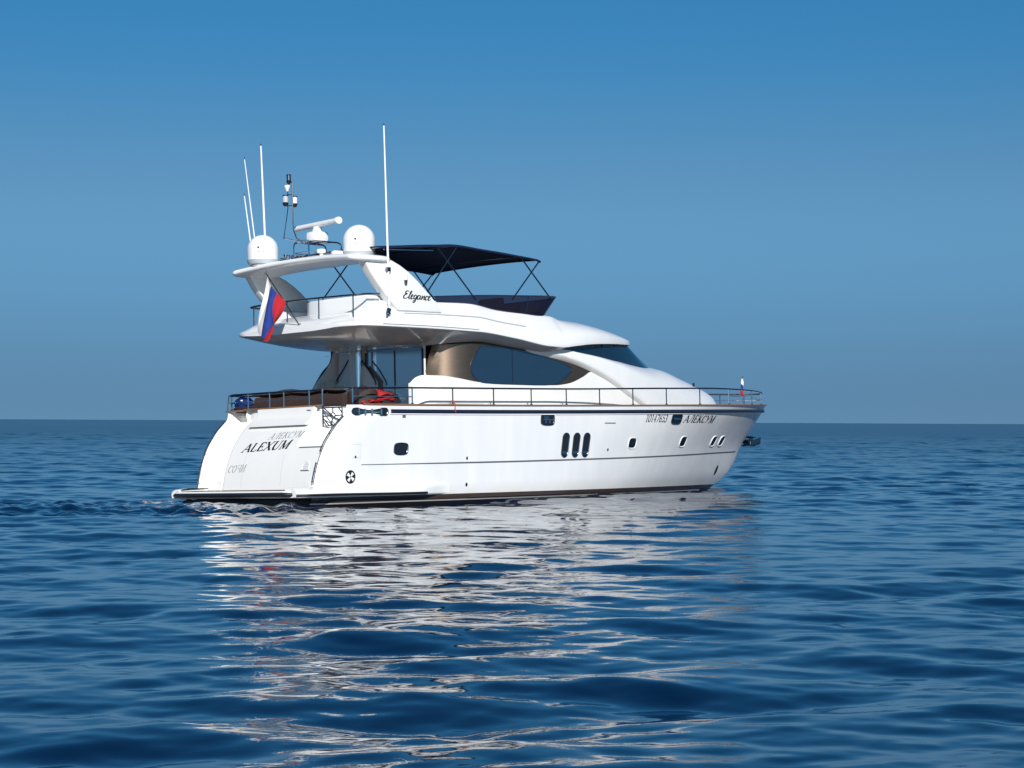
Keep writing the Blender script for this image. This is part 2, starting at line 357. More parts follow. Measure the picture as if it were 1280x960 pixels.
xwing = T((-0.8, -0.2), (0.1, -0.09), (0.34, -0.05), (0.95, 0.10), (1.45, 0.33), (1.66, 0.48), (1.9, 0.68), (2.1, 0.90), (2.2, 1.0), (2.45, 1.05), (2.8, 1.06))
xstem = T((-0.8, 16.4), (-0.3, 17.75), (0.08, 18.6), (0.48, 19.33), (0.85, 19.72), (1.27, 20.02), (1.9, 20.60), (2.5, 21.10), (2.7, 21.22))
ysheer = T((0, 2.50), (0.012, 2.60), (0.03, 2.68), (0.05, 2.70), (0.3, 2.72), (0.5, 2.70), (0.6, 2.62), (0.7, 2.42), (0.8, 2.03), (0.88, 1.52), (0.94, 0.98), (0.975, 0.56), (0.992, 0.26), (1, 0.0))
ywl = T((0, 2.40), (0.012, 2.50), (0.03, 2.57), (0.05, 2.59), (0.3, 2.60), (0.45, 2.52), (0.6, 2.20), (0.7, 1.80), (0.8, 1.27), (0.9, 0.66), (0.97, 0.2), (1, 0.0))
def zcap(t): return 2.42 + 0.24 * t * t
def hull_y(t, z):
    w = min(max(z / 2.5, 0), 1.05) ** (1.15 + 0.6 * sst(0.5, 0.95, t))
    y = ywl(t) * (1 - w) + ysheer(t) * w
    if z < 0: y = ywl(t) * (1 + 0.35 * z)
    return max(y, 0)
def hull_p(x, z, off=0.0, side=-1):        # a point of the hull side at station x, height z, 'off' metres proud of it
    def P(x_, z_):
        t = (x_ - xwing(z_)) / (xstem(z_) - xwing(z_)); t = min(max(t, 0), 1); return Vector((x_, side * hull_y(t, z_), z_))
    p = P(x, z); e = 0.02
    n = (P(x + e, z) - P(x - e, z)).cross(P(x, z + e) - P(x, z - e))
    n.normalize()
    if n.y * side < 0: n = -n
    return p + n * off
tt = np.concatenate([np.linspace(0, 0.06, 14)[:-1], np.linspace(0.06, 0.9, 150)[:-1], 1 - np.linspace(0.1 ** 0.5, 0, 40) ** 2])
hb = MB()
for sd in (-1, 1):
    rows = []
    for t in tt:
        col = []
        for v in np.linspace(0, 1, 44):
            z = -0.75 + v * (zcap(t) + 0.75)
            col.append((xwing(z) + t * (xstem(z) - xwing(z)), sd * hull_y(t, z), z))
        rows.append(col)
    hb.grid(rows)
hull = hb.build('hull', HULL, yacht)
# decks
def t_of(x): z = 2.42; return min(max((x - xwing(z)) / (xstem(z) - xwing(z)), 0), 1)
db = MB()
def deck_strip(x0, x1, z, n=40):
    xs = np.linspace(x0, x1, n)
    def hy_(x):
        t = min(max((x - xwing(z)) / (xstem(z) - xwing(z)), 0), 1); return max(hull_y(t, z) - 0.04, 0.01)
    db.grid([[(x, -hy_(x), z), (x, 0, z + 0.04), (x, hy_(x), z)] for x in xs])
deck_strip(4.5, 20.5, 2.05); deck_strip(1.0, 4.5, 1.55, 8)
db.add([(4.5, -2.6, 1.5), (4.5, 2.6, 1.5), (4.5, 2.6, 2.06), (4.5, -2.6, 2.06)], [(0, 1, 2, 3)])
db.split('deck', mat('pale_deck', (0.42, 0.36, 0.29), 0.6, noise=((2, 20, 2), (0.36, 0.30, 0.23))), yacht)
# teak cap on the bulwark
cb = MB()
for sd in (-1, 1):
    prof = [(-0.05, 0.002), (-0.05, 0.030), (0.042, 0.030), (0.042, 0.002)]
    rows = []
    for t in tt[4:]:
        z = zcap(t); x = xwing(z) + t * (xstem(z) - xwing(z)); y = hull_y(t, z)
        rows.append([(x + 0.02 * t ** 8, sd * max(y + a, 0), z + b) for a, b in prof + prof[:1]])
    cb.grid(rows)
cb.split('cap_rail', TEAK, yacht)
# navy rubbing strake with a pale lip under it
rb = MB(); lb = MB()
for sd in (-1, 1):
    rows = []; rows2 = []
    for t in [q for q in tt if q > 0.062]:
        zc = zcap(t) - 0.16 - 0.02 * t
        x = xwing(zc) + t * (xstem(zc) - xwing(zc)); y = hull_y(t, zc)
        w = 0.05; hh = 0.050
        ph = [(-0.02, hh), (w * 0.6, hh), (w, hh * 0.5), (w, -hh * 0.5), (w * 0.6, -hh), (-0.02, -hh)]
        fx = 0.06 * sst(0.97, 1.0, t)
        rows.append([(x + fx * (1 if a > 0 else 0), sd * max(y + a * (1 - 0.8 * sst(0.985, 1, t)), 0), zc + b) for a, b in ph])
        z2 = zc - 0.075; x2 = xwing(z2) + t * (xstem(z2) - xwing(z2)); y2 = hull_y(t, z2)
        rows2.append([] if t > 0.985 else [(x2, sd * (y2 + a) if y2 > 0.02 else 0, z2 + b) for a, b in [(0.0, 0.03), (0.025, 0.022), (0.025, -0.006), (0.0, -0.012)]])
    rb.grid(rows); lb.grid([r_ for r_ in rows2 if r_])
    rb.add(rows[0], [tuple(range(6))])
rub = rb.split('rub_rail', NAVY, yacht); lb.split('rub_rail_lip', GEL, rub[0])
# groove line along the topsides, its shadow painted as a dark strip
gb = MB()
zk = T((1.2, 0.90), (5.5, 0.915), (11, 0.97), (15, 1.04), (17.5, 1.10), (19.4, 1.14))
for sd in (-1, 1):
    rows = []
    for x in np.linspace(1.35, 19.45, 90):
        h = 0.010 + 0.012 * sst(1.3, 6, x)
        rows.append([hull_p(x, zk(x) + h, 0.004, sd), hull_p(x, zk(x) - h, 0.004, sd)])
    gb.grid(rows)
gb.split('groove_line', STRIPE, yacht)

# --- openings in the hull side: a polished frame round dark glass
def sup(w, h, e=4.0, n=36, shear=0.0):
    o = []
    for k in range(n):
        a = 2 * math.pi * k / n; c, s_ = math.cos(a), math.sin(a)
        x = w / 2 * math.copysign(abs(c) ** (2 / e), c); z = h / 2 * math.copysign(abs(s_) ** (2 / e), s_); o.append((x + shear * z, z))
    return o
def stadium(w, h, n=12, shear=0.0):
    r_ = min(w, h) / 2; o = []
    if h > w:
        for k in range(n + 1): a = math.pi * k / n; o.append((r_ * math.cos(a), h / 2 - r_ + r_ * math.sin(a)))
        for k in range(n + 1): a = math.pi + math.pi * k / n; o.append((r_ * math.cos(a), -h / 2 + r_ + r_ * math.sin(a)))
    else:
        for k in range(n + 1): a = -math.pi / 2 + math.pi * k / n; o.append((w / 2 - r_ + r_ * math.cos(a), r_ * math.sin(a)))
        for k in range(n + 1): a = math.pi / 2 + math.pi * k / n; o.append((-w / 2 + r_ + r_ * math.cos(a), r_ * math.sin(a)))
    return [(x + shear * z, z) for x, z in o]
def fitting(name, x, z, out, side, m_frame, m_glass, fr=0.03, glass='glass', offs=(0.004, 0.022, 0.018, 0.006)):
    f = MB(); n = len(out)
    cx, cz = sum(p[0] for p in out) / n, sum(p[1] for p in out) / n
    def ring(d, off):
        q = []
        for px, pz in out:
            L = math.hypot(px - cx, pz - cz); k = 1 + d / max(L, 1e-3); q.append(hull_p(x + cx + (px - cx) * k, z + cz + (pz - cz) * k, off, side))
        return q
    rings = [ring(fr, offs[0] - 0.006), ring(fr * 0.8, offs[1]), ring(0, offs[2]), ring(-0.012, offs[3])]
    f.grid([r_ + r_[:1] for r_ in rings]); o = f.build(name, m_frame, yacht, ang=60)
    g = MB(); q = ring(-0.011, offs[3] + 0.001); gl_ = [q + q[:1]]
    for kk in (0.75, 0.5, 0.25, 0.04):
        w_ = [hull_p(x + cx + (px - cx) * kk, z + cz + (pz - cz) * kk, offs[3] + 0.001, side) for px, pz in out]; gl_.append(w_ + w_[:1])
    g.grid(gl_); g.add(gl_[-1][:-1], [tuple(range(n))]); g.build(glass, m_glass, o, smooth=False)
    return o
WFR = mat('white_frame', (0.72, 0.73, 0.73), 0.25, coat=0.3)
for sd in (-1, 1):
    for x, z, w in ((2.68, 1.295, 0.46), (11.90, 1.405, 0.36), (14.75, 1.45, 0.36), (16.95, 1.47, 0.34), (17.62, 1.48, 0.34)):
        o = fitting('porthole', x, z, sup(w, 0.29, 3.6, shear=0.08), sd, WFR if x > 4 else STEELD, PORTG, 0.02)
        if sd == -1:                       # inner rim and the bright catch of the opening light
            k = MB(); r_ = [hull_p(x + a * 0.72, z + b * 0.72, 0.010, sd) for a, b in sup(w, 0.29, 3.6, shear=0.08)]
            r2 = [hull_p(x + a * 0.60, z + b * 0.60, 0.010, sd) for a, b in sup(w, 0.29, 3.6, shear=0.08)]
            k.grid([r_ + r_[:1], r2 + r2[:1]])
            k.add([hull_p(x + a, z + b, 0.013, sd) for a, b in ((-0.09, -0.085), (0.02, -0.085), (0.02, -0.03), (-0.09, -0.045))], [(0, 1, 2, 3)])
            k.build('catch', STEELD, o)
    for x in (8.86, 9.31, 9.74):
        o = fitting('hull_window', x, 1.36, stadium(0.27, 0.66, shear=0.09), sd, STEELD, PORTG, 0.022)
        k = MB()
        k.add([hull_p(x + a, 1.36 + b, 0.010, sd) for a, b in ((-0.115, -0.17), (0.085, -0.17), (0.075, -0.235), (-0.125, -0.235))], [(0, 1, 2, 3)])
        k.build('drip_sill', STEEL, o)
    for x, z in ((8.10, 2.065), (13.95, 2.125)):
        o = fitting('hawse_hole', x, z, sup(0.50, 0.28, 4.5), sd, STEELD, PORTG, 0.03, 'opening')
        k = MB(); k.tube([hull_p(x - 0.2, z + 0.0, 0.02, sd), hull_p(x + 0.2, z + 0.0, 0.02, sd)], 0.022, 6)
        k.tube([hull_p(x - 0.08, z + 0.0, 0.02, sd), hull_p(x - 0.08, z - 0.1, 0.02, sd)], 0.02, 6); k.tube([hull_p(x + 0.08, z + 0.0, 0.02, sd), hull_p(x + 0.08, z - 0.1, 0.02, sd)], 0.02, 6)
        k.add([hull_p(x + a, z + b, 0.012, sd) for a, b in ((-0.17, 0.02), (0.05, 0.02), (0.03, 0.1), (-0.13, 0.1))], [(0, 1, 2, 3)])
        k.build('cleat', STEEL, o)
    o = fitting('stern_fairlead', 1.68, 2.245, stadium(1.06, 0.20), sd, STEELD, PORTG, 0.025, 'opening')
    k = MB()
    for dx in (-0.36, -0.2, 0.0, 0.3):
        k.tube([hull_p(1.68 + dx, 2.16, 0.025, sd), hull_p(1.68 + dx, 2.32, 0.025, sd)], 0.026 if dx != 0.3 else 0.035, 8)
    k.tube([hull_p(1.25, 2.24, 0.03, sd), hull_p(2.0, 2.24, 0.03, sd)], 0.02, 6); k.split('roller', STEEL, o)
    sp = MB()
    for x, z, r_ in ((5.03, 1.03, 0.035), (5.02, 0.33, 0.04), (10.75, 1.22, 0.035), (1.16, 1.1, 0.028)):
        q = [hull_p(x + r_ * math.cos(a), z + 1.3 * r_ * math.sin(a), 0.008, sd) for a in np.linspace(0, 2 * math.pi, 14, endpoint=False)]
        m_ = MB(); m_.add(q, [tuple(range(14))]); m_.build('drain_outlet', BLACK, yacht, smooth=False)
    m_ = MB(); m_.add([hull_p(x, z, 0.005, sd) for x, z in ((10.5, 1.995), (10.98, 1.995), (10.98, 1.965), (10.5, 1.965))], [(0, 1, 2, 3)]); m_.build('vent_slot', STRIPE, yacht, smooth=False)
    m_ = MB(); m_.add([hull_p(x, z, 0.005, sd) for x, z in ((2.72, 2.17), (2.83, 2.17), (2.83, 2.09), (2.72, 2.09))], [(0, 1, 2, 3)]); m_.build('courtesy_light', STRIPE, yacht, smooth=False)
    # shore-power hatch: a thin outline
    m_ = MB()
    for (a, b), (c, d) in (((1.05, 1.42), (1.33, 1.42)), ((1.33, 1.42), (1.33, 1.08)), ((1.05, 1.08), (1.33, 1.08))):
        w = 0.006
        if abs(a - c) > abs(b - d): q = [(a, b - w), (c, b - w), (c, b + w), (a, b + w)]
        else: q = [(a - w, b), (a + w, b), (a + w, d), (a - w, d)]
        m_.add([hull_p(x, z, 0.005, sd) for x, z in q], [(0, 1, 2, 3)])
    m_.build('hatch_outline', mat('pale_groove', (0.55, 0.56, 0.57), 0.4), yacht, smooth=False)
    # bow-thruster port low at the stem
    q = [hull_p(18.15 + 0.10 * math.cos(a), 0.56 + 0.16 * math.sin(a), 0.008, sd) for a in np.linspace(0, 2 * math.pi, 18, endpoint=False)]
    m_ = MB(); m_.add(q, [tuple(range(18))]); o = m_.build('thruster_port', BLACK, yacht, smooth=False)
    # stern-thruster grille: black ring with a white five-spoke cross
    cx, cz, rr_ = 1.0, 0.60, 0.17
    m_ = MB(); q = [hull_p(cx + rr_ * 0.95 * math.cos(a), cz + rr_ * math.sin(a), 0.008, sd) for a in np.linspace(0, 2 * math.pi, 30, endpoint=False)]
    m_.add(q, [tuple(range(30))]); o = m_.build('thruster_grille', INK, yacht, smooth=False)
    m_ = MB()
    for k in range(4):
        a = R(45 + 90 * k + 8); ca, sa = math.cos(a), math.sin(a)
        pts = [(0.02, -0.018), (0.125, -0.045), (0.125, 0.045), (0.02, 0.018)]
        m_.add([hull_p(cx + u * ca - v * sa, cz + u * sa + v * ca, 0.012, sd) for u, v in pts], [(0, 1, 2, 3)])
    m_.split('spoke', GEL, o, smooth=False)

# --- transom: the bulging garage door, steps on both sides, the overhanging bulwark
def tr_d(y, z):
    d = 0.05
    up = sst(-1.62, -1.26, y)
    if y > 0:
        d += 0.30 * sst(1.36, 1.78, y) * (1 - sst(2.36, 2.44, y))
        if 1.70 < y < 2.40:
            d += (0.0 if z < 0.56 else 0.12 if z < 0.81 else 0.26) * sst(1.72, 1.80, y) * (1 - sst(2.34, 2.40, y)) - 0.1
        if z > 1.955: d -= 0.12 * (1 - sst(1.10, 1.22, y)); d += -0.22 * sst(1.36, 1.78, y) * (1 - sst(2.36, 2.44, y)) * sst(2.0, 2.3, z)
    else:
        mid = (1 - up) * (1 - (1 - sst(-2.46, -2.40, y)))
        if z > 1.405: d += 0.42 * mid
        if z > 1.885: d += 0.14 * mid
        if z > 1.955: d -= 0.12 * sst(-1.34, -1.22, y)
    return d
ys = sorted(set(list(np.linspace(-2.50, 2.50, 120)) + list(np.linspace(-1.44, -1.2, 12)) + list(np.linspace(1.05, 1.25, 10)) + list(np.linspace(2.3, 2.46, 10)) + list(np.linspace(-2.48, -2.36, 8))))
zs_ = sorted(set(list(np.linspace(0.15, 2.42, 60)) + [0.558, 0.562, 0.808, 0.812, 1.4045, 1.4055, 1.8845, 1.8855, 1.9545, 1.9555]))
tb = MB(); tb.grid([[(xwing(z) + tr_d(y, z), y, z) for z in zs_] for y in ys])
transom = tb.build('transom', CREAM, yacht, ang=28)
def tr_p(y, z, off): return Vector((xwing(z) + tr_d(y, z) - off, y, z))
wb = MB()                                   # inner cheeks between the hull edge and the transom
for sd in (-1, 1):
    wb.grid([[(xwing(z), sd * hull_y(0, z), z), (xwing(z) - 0.012, sd * (hull_y(0, z) - 0.03), z), (xwing(z) + 0.06, sd * 2.38, z)] for z in zs_])
wb.split('stern_cheek', CREAM, yacht)
for sd in (-1, 1):                          # black gasket and handrail along each raked stern edge
    e = MB(); e.tube([(xwing(z) - 0.012, sd * (hull_y(0, z) + 0.0), z) for z in np.linspace(0.42, 2.13, 30)], 0.011, 6)
    tr = e.build('edge_gasket', BLACK, yacht)
    h = MB(); zz = np.linspace(1.25, 2.15, 16); h.tube([(xwing(z) - 0.05, sd * (hull_y(0, z) - 0.02), z) for z in zz], 0.016, 6)
    zz = np.linspace(0.48, 0.98, 9); h.tube([(xwing(z) - 0.05, sd * (hull_y(0, z) - 0.02), z) for z in zz], 0.016, 6)
    for z in (1.27, 1.7, 2.12, 0.5, 0.75, 0.95): h.tube([(xwing(z) - 0.05, sd * (hull_y(0, z) - 0.02), z), (xwing(z) + 0.02, sd * (hull_y(0, z) - 0.03), z)], 0.012, 5)
    h.split('grab_rail', STEELD, tr)
# stern cap and its short return
sc = MB(); sc.box((1.06, 0.15, 2.44), (0.16, 3.2, 0.04), bev=0.01); sc.build('stern_cap', TEAK, yacht)
pc = MB(); pc.box((1.06, 2.15, 2.42), (0.14, 0.8, 0.035), bev=0.01); pc.build('stern_cap', TEAK, yacht)
sl = MB()
for a, b in ((1.385, 1.355),):
    sl.add([tr_p(y, z, 0.004) for y, z in ((-1.42, a), (-2.38, a), (-2.38, b), (-1.42, b))], [(0, 1, 2, 3)])
for y, z, w in ((-1.05, 2.33, 0.16), (-1.30, 2.33, 0.03)):
    sl.add([tr_p(y + w / 2, z + 0.015 + (0.02 if w < 0.1 else 0), 0.004), tr_p(y - w / 2, z + 0.015 + (0.02 if w < 0.1 else 0), 0.004), tr_p(y - w / 2, z - 0.015 - (0.02 if w < 0.1 else 0), 0.004), tr_p(y + w / 2, z - 0.015 - (0.02 if w < 0.1 else 0), 0.004)], [(0, 1, 2, 3)])
sl.split('slot', STRIPE, yacht, smooth=False)
# garage door seams
sm = MB()
for y0, y1 in ((0.62, 0.66), (-1.02, -0.93)):
    zz = np.linspace(0.4, 1.25 if y0 > 0 else 1.2, 16)
    sm.grid([[tr_p(y0 + (y1 - y0) * k / 15 - 0.006, z, 0.003), tr_p(y0 + (y1 - y0) * k / 15 + 0.006, z, 0.003)] for k, z in enumerate(zz)])
sm.split('door_seam', mat('seam', (0.5, 0.5, 0.49), 0.5), transom)
# D-shaped hand-hold
nb = MB(); pts = [(-1.80, 0.79), (-2.05, 0.79)] + [(-1.925 - 0.125 * math.cos(a) * -1 * -1, 0.87 + 0.125 * math.sin(a)) for a in np.linspace(math.pi, 0, 12)]
pts = [(-1.80, 0.80)] + [(-1.925 + 0.125 * math.cos(a), 0.90 + 0.11 * math.sin(a)) for a in np.linspace(0, math.pi, 14)] + [(-2.05, 0.80)]
n = len(pts)
o_ = [tr_p(-1.925 + (y + 1.925) * 1.12, 0.87 + (z - 0.87) * 1.12, 0.002) for y, z in pts]; i_ = [tr_p(y, z, 0.012) for y, z in pts]; q_ = [tr_p(-1.925 + (y + 1.925) * 0.85, 0.87 + (z - 0.87) * 0.85, 0.004) for y, z in pts]
nb.grid([o_ + o_[:1], i_ + i_[:1], q_ + q_[:1]]); hh_ = nb.build('hand_hold', CREAM, yacht)
m_ = MB(); m_.add([p + Vector((-0.001, 0, 0)) for p in q_], [tuple(range(n))]); m_.build('recess', GREYM, hh_, smooth=False)
m_ = MB(); m_.add([tr_p(y, z, 0.014) for y, z in ((-1.76, 0.80), (-2.09, 0.80), (-2.09, 0.775), (-1.76, 0.775))], [(0, 1, 2, 3)]); m_.build('lip', STRIPE, hh_, smooth=False)
# stern gate in polished tube
ga = MB(); gx = 1.06; y0, y1, z0, z1 = -1.50, -2.26, 1.90, 2.42
def gp(u, v): return (gx + 0.0, y0 + (y1 - y0) * u, z0 + (z1 - z0) * v)
ga.tube([gp(0, 0), gp(0, 1)], 0.022, 6); ga.tube([gp(0, 1), gp(1, 1)], 0.02, 6); ga.tube([gp(1, 0.2), gp(1, 1)], 0.018, 6); ga.tube([gp(0, 0.0), gp(0.75, 0.06)], 0.016, 6)
ga.tube([gp(0, 0.92), gp(1, 0.90)], 0.018, 6)
for a, b in (((0, 0.95), (0.42, 0.58)), ((0.42, 0.58), (0.62, 0.40)), ((0.0, 0.5), (0.42, 0.5)), ((0.62, 0.5), (1, 0.52)), ((0.52, 0.92), (0.52, 0.64)), ((0.5, 0.4), (0.42, 0.02)), ((0.0, 0.42), (0.32, 0.02)), ((1.0, 0.62), (0.8, 0.92)), ((0.62, 0.4), (0.9, 0.28))):
    ga.tube([gp(*a), gp(*b)], 0.017, 6)
ga.tube([gp(0.52 + 0.12 * math.cos(a), 0.52 + 0.13 * math.sin(a)) for a in np.linspace(0, 2 * math.pi, 14, endpoint=False)], 0.014, 6, closed=True)
ga.build('stern_gate', STEELD, yacht)

# --- swim platform
pl = MB()
def plat(y):                                # aft edge of the platform
    return -0.86 + 0.55 * sst(2.15, 2.68, abs(y)) ** 2
yy = np.concatenate([np.linspace(-2.62, -2.1, 12), np.linspace(-2.05, 2.05, 24), np.linspace(2.1, 2.66, 14)])
rows = []
for y in yy:
    xa = plat(y); rows.append([(0.25, y, 0.10), (xa + 0.10, y, 0.10), (xa + 0.02, y, 0.13), (xa, y, 0.17), (xa, y, 0.26), (xa + 0.02, y, 0.285), (xa + 0.06, y, 0.29), (0.25, y, 0.305)])
pl.grid(rows); pl.add(rows[0], [tuple(range(8))]); pl.add(rows[-1], [tuple(range(8))])
swim = pl.build('swim_platform', GEL, yacht)
tk = MB(); tk.grid([[(plat(y) + 0.10, y, 0.298), (0.0, y, 0.311)] for y in np.linspace(-2.2, 2.3, 30)]); tk.build('teak_deck', TEAKD, swim)
bf = MB(); bf.tube([(plat(y) - 0.012, y, 0.195) for y in yy], 0.055, 8); bf.build('fender_strip', BLACK, swim)
un = MB(); un.box((0.15, 0, -0.15), (1.5, 4.7, 0.44), bev=0.05); un.build('platform_skirt', BLACK, swim)
ls = MB()                                   # raised rounded corner at the port end
ls.grid([[(plat(y) + 0.05 + a * (0.12 - plat(y)), y, 0.29 + 0.09 * math.sin(math.pi * min(1, (2.70 - y) / 0.5)) ** 0.7 * (0.5 + 0.5 * a)) for a in np.linspace(0, 1, 8)] for y in np.linspace(2.2, 2.69, 10)])
ls.build('corner_moulding', GEL, swim)
# --- side sponson that carries the platform forward along each side
for sd in (-1, 1):
    sb = MB(); rows = []
    for x in np.concatenate([np.linspace(-0.74, -0.45, 8), np.linspace(-0.3, 4.4, 40)]):
        k = 1 - sst(3.2, 4.4, x); e = sst(-0.80, -0.45, x) ** 0.5
        hy = hull_y(t_of(max(x, 0.06)) if x > 0 else 0.0, 0.3) if x > 0 else 2.42
        hy = hull_p(max(x, 0.0), 0.3).y * -1
        yo = hy + (0.20 * k + 0.005) * (1.0 if x > 0.9 else 1.0) + (2.62 - hy) * (1 - sst(0.0, 1.0, x))
        yo = yo * (0.9 + 0.1 * e); top = 0.36 + 0.02 * sst(0, 2, x) + 0.03 * (1 - k)
        top2 = 0.315 + (top - 0.315) * e
        zb = 0.145 + 0.10 * (1 - k) * 0 - 0.02 * sst(0, 3, x)
        rows.append([(x, sd * (hy - 0.25), top2 + 0.02), (x, sd * (hy - 0.02), top2 + 0.02), (x, sd * (hy + 0.3 * (yo - hy)), top2 + 0.005), (x, sd * (hy + 0.7 * (yo - hy)), top2 - 0.025), (x, sd * (hy + 0.95 * (yo - hy)), top2 - 0.075), (x, sd * yo, top2 - 0.12), (x, sd * (yo - 0.005), zb + 0.01), (x, sd * (yo - 0.03), zb - 0.02), (x, sd * (hy - 0.3), zb - 0.03)])
    sb.grid(rows); sb.add(rows[0], [tuple(range(9))])
    so = sb.build('side_sponson', GEL, yacht)
    fs = MB(); fs.tube([(r_[6][0] - (0.012 if i == 0 else 0), r_[6][1] + sd * 0.012, r_[6][2] + 0.018) for i, r_ in enumerate(rows) if r_[0][0] < 3.5], 0.030, 8)
    fs.build('fender_strip', BLACK, so)
    fk = MB(); fk.tube([(-0.45, sd * 2.25, -0.15), (-0.45, sd * 2.25, 0.2)], 0.07, 8); fk.build('exhaust_pipe', BLACK, so)

#@HOUSE
# ------------------------------------------------------------------ deckhouse
zbrow = T((4.3, 4.00), (5.2, 4.10), (6.1, 4.14), (7.35, 4.03), (8.6, 3.90), (9.9, 3.69), (10.9, 3.42), (11.8, 3.10), (12.3, 2.88), (13.0, 2.62), (13.6, 2.35), (14.2, 2.05))
wall = T((3.4, 2.12), (6, 2.12), (8.5, 2.12), (10, 2.07), (11, 2.0), (12, 1.90), (13, 1.74), (14.2, 1.45))
shou = T((7.9, 2.125), (8.6, 2.22), (9.3, 2.25), (10, 2.22), (11, 2.14), (12, 2.03), (13, 1.87), (14, 1.66), (15, 1.42), (16, 1.16), (17, 0.88), (18, 0.56), (18.55, 0.32), (18.9, 0.02))
crown = T((7.2, 4.20), (9, 4.10), (10, 4.08), (11, 4.06), (12, 4.05), (13, 3.97), (14, 3.88), (15.4, 3.76), (16.26, 3.56), (17.43, 3.27), (18.2, 3.05), (18.6, 2.85), (18.9, 2.45))
def side_top(x): return T((7.2, 4.20), (9.0, 4.12), (10, 4.00), (11, 3.86), (12, 3.62), (13, 3.36), (14, 3.10), (15, 2.88), (16, 2.70), (17, 2.52), (18, 2.36), (18.9, 2.2))(x)
lw = MB()                                   # lower wall, white, and its rounded aft corner
zlow = 2.0
def wy(x):                                  # half-breadth of the lower wall with the aft rounding
    if x < 4.22: return 2.12 - 0.40 * (1 - math.sqrt(max(0, 1 - ((4.22 - x) / 0.40) ** 2)))
    return wall(x)
xs = [3.82, 3.825, 3.84] + list(np.linspace(3.87, 4.22, 10)) + list(np.linspace(4.3, 14.1, 70))
ztop_low = T((3.82, 3.04), (3.84, 3.12), (3.89, 3.20), (4.0, 3.245), (4.1, 3.25), (4.6, 3.25), (5.2, 3.20), (6.0, 3.10), (6.7, 3.06), (7.5, 3.05), (9.0, 3.06), (9.6, 3.12), (10.2, 3.30), (10.66, 3.52))
for sd in (-1, 1):
    lw.grid([[(x, sd * wy(x), z) for z in np.linspace(zlow, min(ztop_low(x), zbrow(x)) if x < 10.7 else max(zbrow(x), zlow), 10)] for x in xs])
    lw.grid([[(3.82, sd * wy(3.82), z), (4.74, sd * 1.40, z)] for z in np.linspace(1.55, 3.04, 4)])
    lw.grid([[(x, sd * (wy(x)), ztop_low(x)), (x, sd * (wy(x) - 0.2), ztop_low(x) + 0.02)] for x in xs if 4.5 < x < 5.3])
house = lw.build('deckhouse', CREAM, yacht)
gr = MB()
gr.grid([[(x, -(wy(x) + 0.004), 2.49), (x, -(wy(x) + 0.004), 2.545)] for x in np.linspace(4.45, 6.2, 10)]); gr.split('vent_grille', GREYM, house, smooth=False)
# bronze upper wall
def by(x, z):
    y = wall(x) - 0.004
    xa = 4.765 + 0.06 * sst(3.2, 3.8, z) + 0.13 * sst(3.7, 4.15, z); u_ = min(0.998, max(0, (5.9 - x) / 1.15))
    return y - 0.80 * (1 - math.sqrt(1 - u_ * u_)), xa
bz = MB()
for sd in (-1, 1):
    rows = []
    for k in np.linspace(0, 1, 60):
        col = []
        for v in np.linspace(0, 1, 14):
            xe = 10.66
            z0_ = 3.2; z1_ = 4.1
            zz_ = z0_ + v * (z1_ - z0_)
            _, xa = by(5, zz_)
            x = xa + k * (xe - xa)
            zt = zbrow(x) + 0.02; zb_ = ztop_low(x) - 0.02
            z = zb_ + v * (zt - zb_)
            col.append((x, sd * by(x, z)[0], z))
        rows.append(col)
    bz.grid(rows); bz.grid([[rows[0][i_], (4.70, rows[0][i_][1] - sd * 0.06, rows[0][i_][2])] for i_ in range(14)])
bronze = bz.build('bronze_panel', BRONZE, house)
# salon window on it
def wall_poly(name, pts, m, off, parent, sd):
    b_ = MB(); b_.add([(x, sd * (by(x, z)[0] + off), z) for x, z in pts], [tuple(range(len(pts)))])
    return b_.build(name, m, parent, smooth=False)
def dens(pts, step=0.12):
    o = []
    for i, p in enumerate(pts):
        q = pts[(i + 1) % len(pts)]; n_ = max(1, int(math.dist(p, q) / step))
        o += [(p[0] + (q[0] - p[0]) * k / n_, p[1] + (q[1] - p[1]) * k / n_) for k in range(n_)]
    return o
wpx = [(6.14, 4.045), (5.95, 3.86), (5.80, 3.62), (5.77, 3.50), (5.82, 3.30), (6.07, 3.13), (6.45, 3.085), (7.36, 3.07), (8.92, 3.09), (9.45, 3.29), (9.72, 3.50), (9.62, 3.60), (9.17, 3.735), (8.26, 3.90), (7.27, 4.03), (6.32, 4.06)]
def closed_smooth(p, k=4):
    n_ = len(p); o = []
    for i in range(n_):
        a, b_, c, d = [np.array(p[(i + j) % n_]) for j in (-1, 0, 1, 2)]
        for q in range(k):
            t = q / k; o.append(tuple(0.5 * ((2 * b_) + (-a + c) * t + (2 * a - 5 * b_ + 4 * c - d) * t * t + (-a + 3 * b_ - 3 * c + d) * t ** 3)))
    return o
wsm = closed_smooth(wpx)
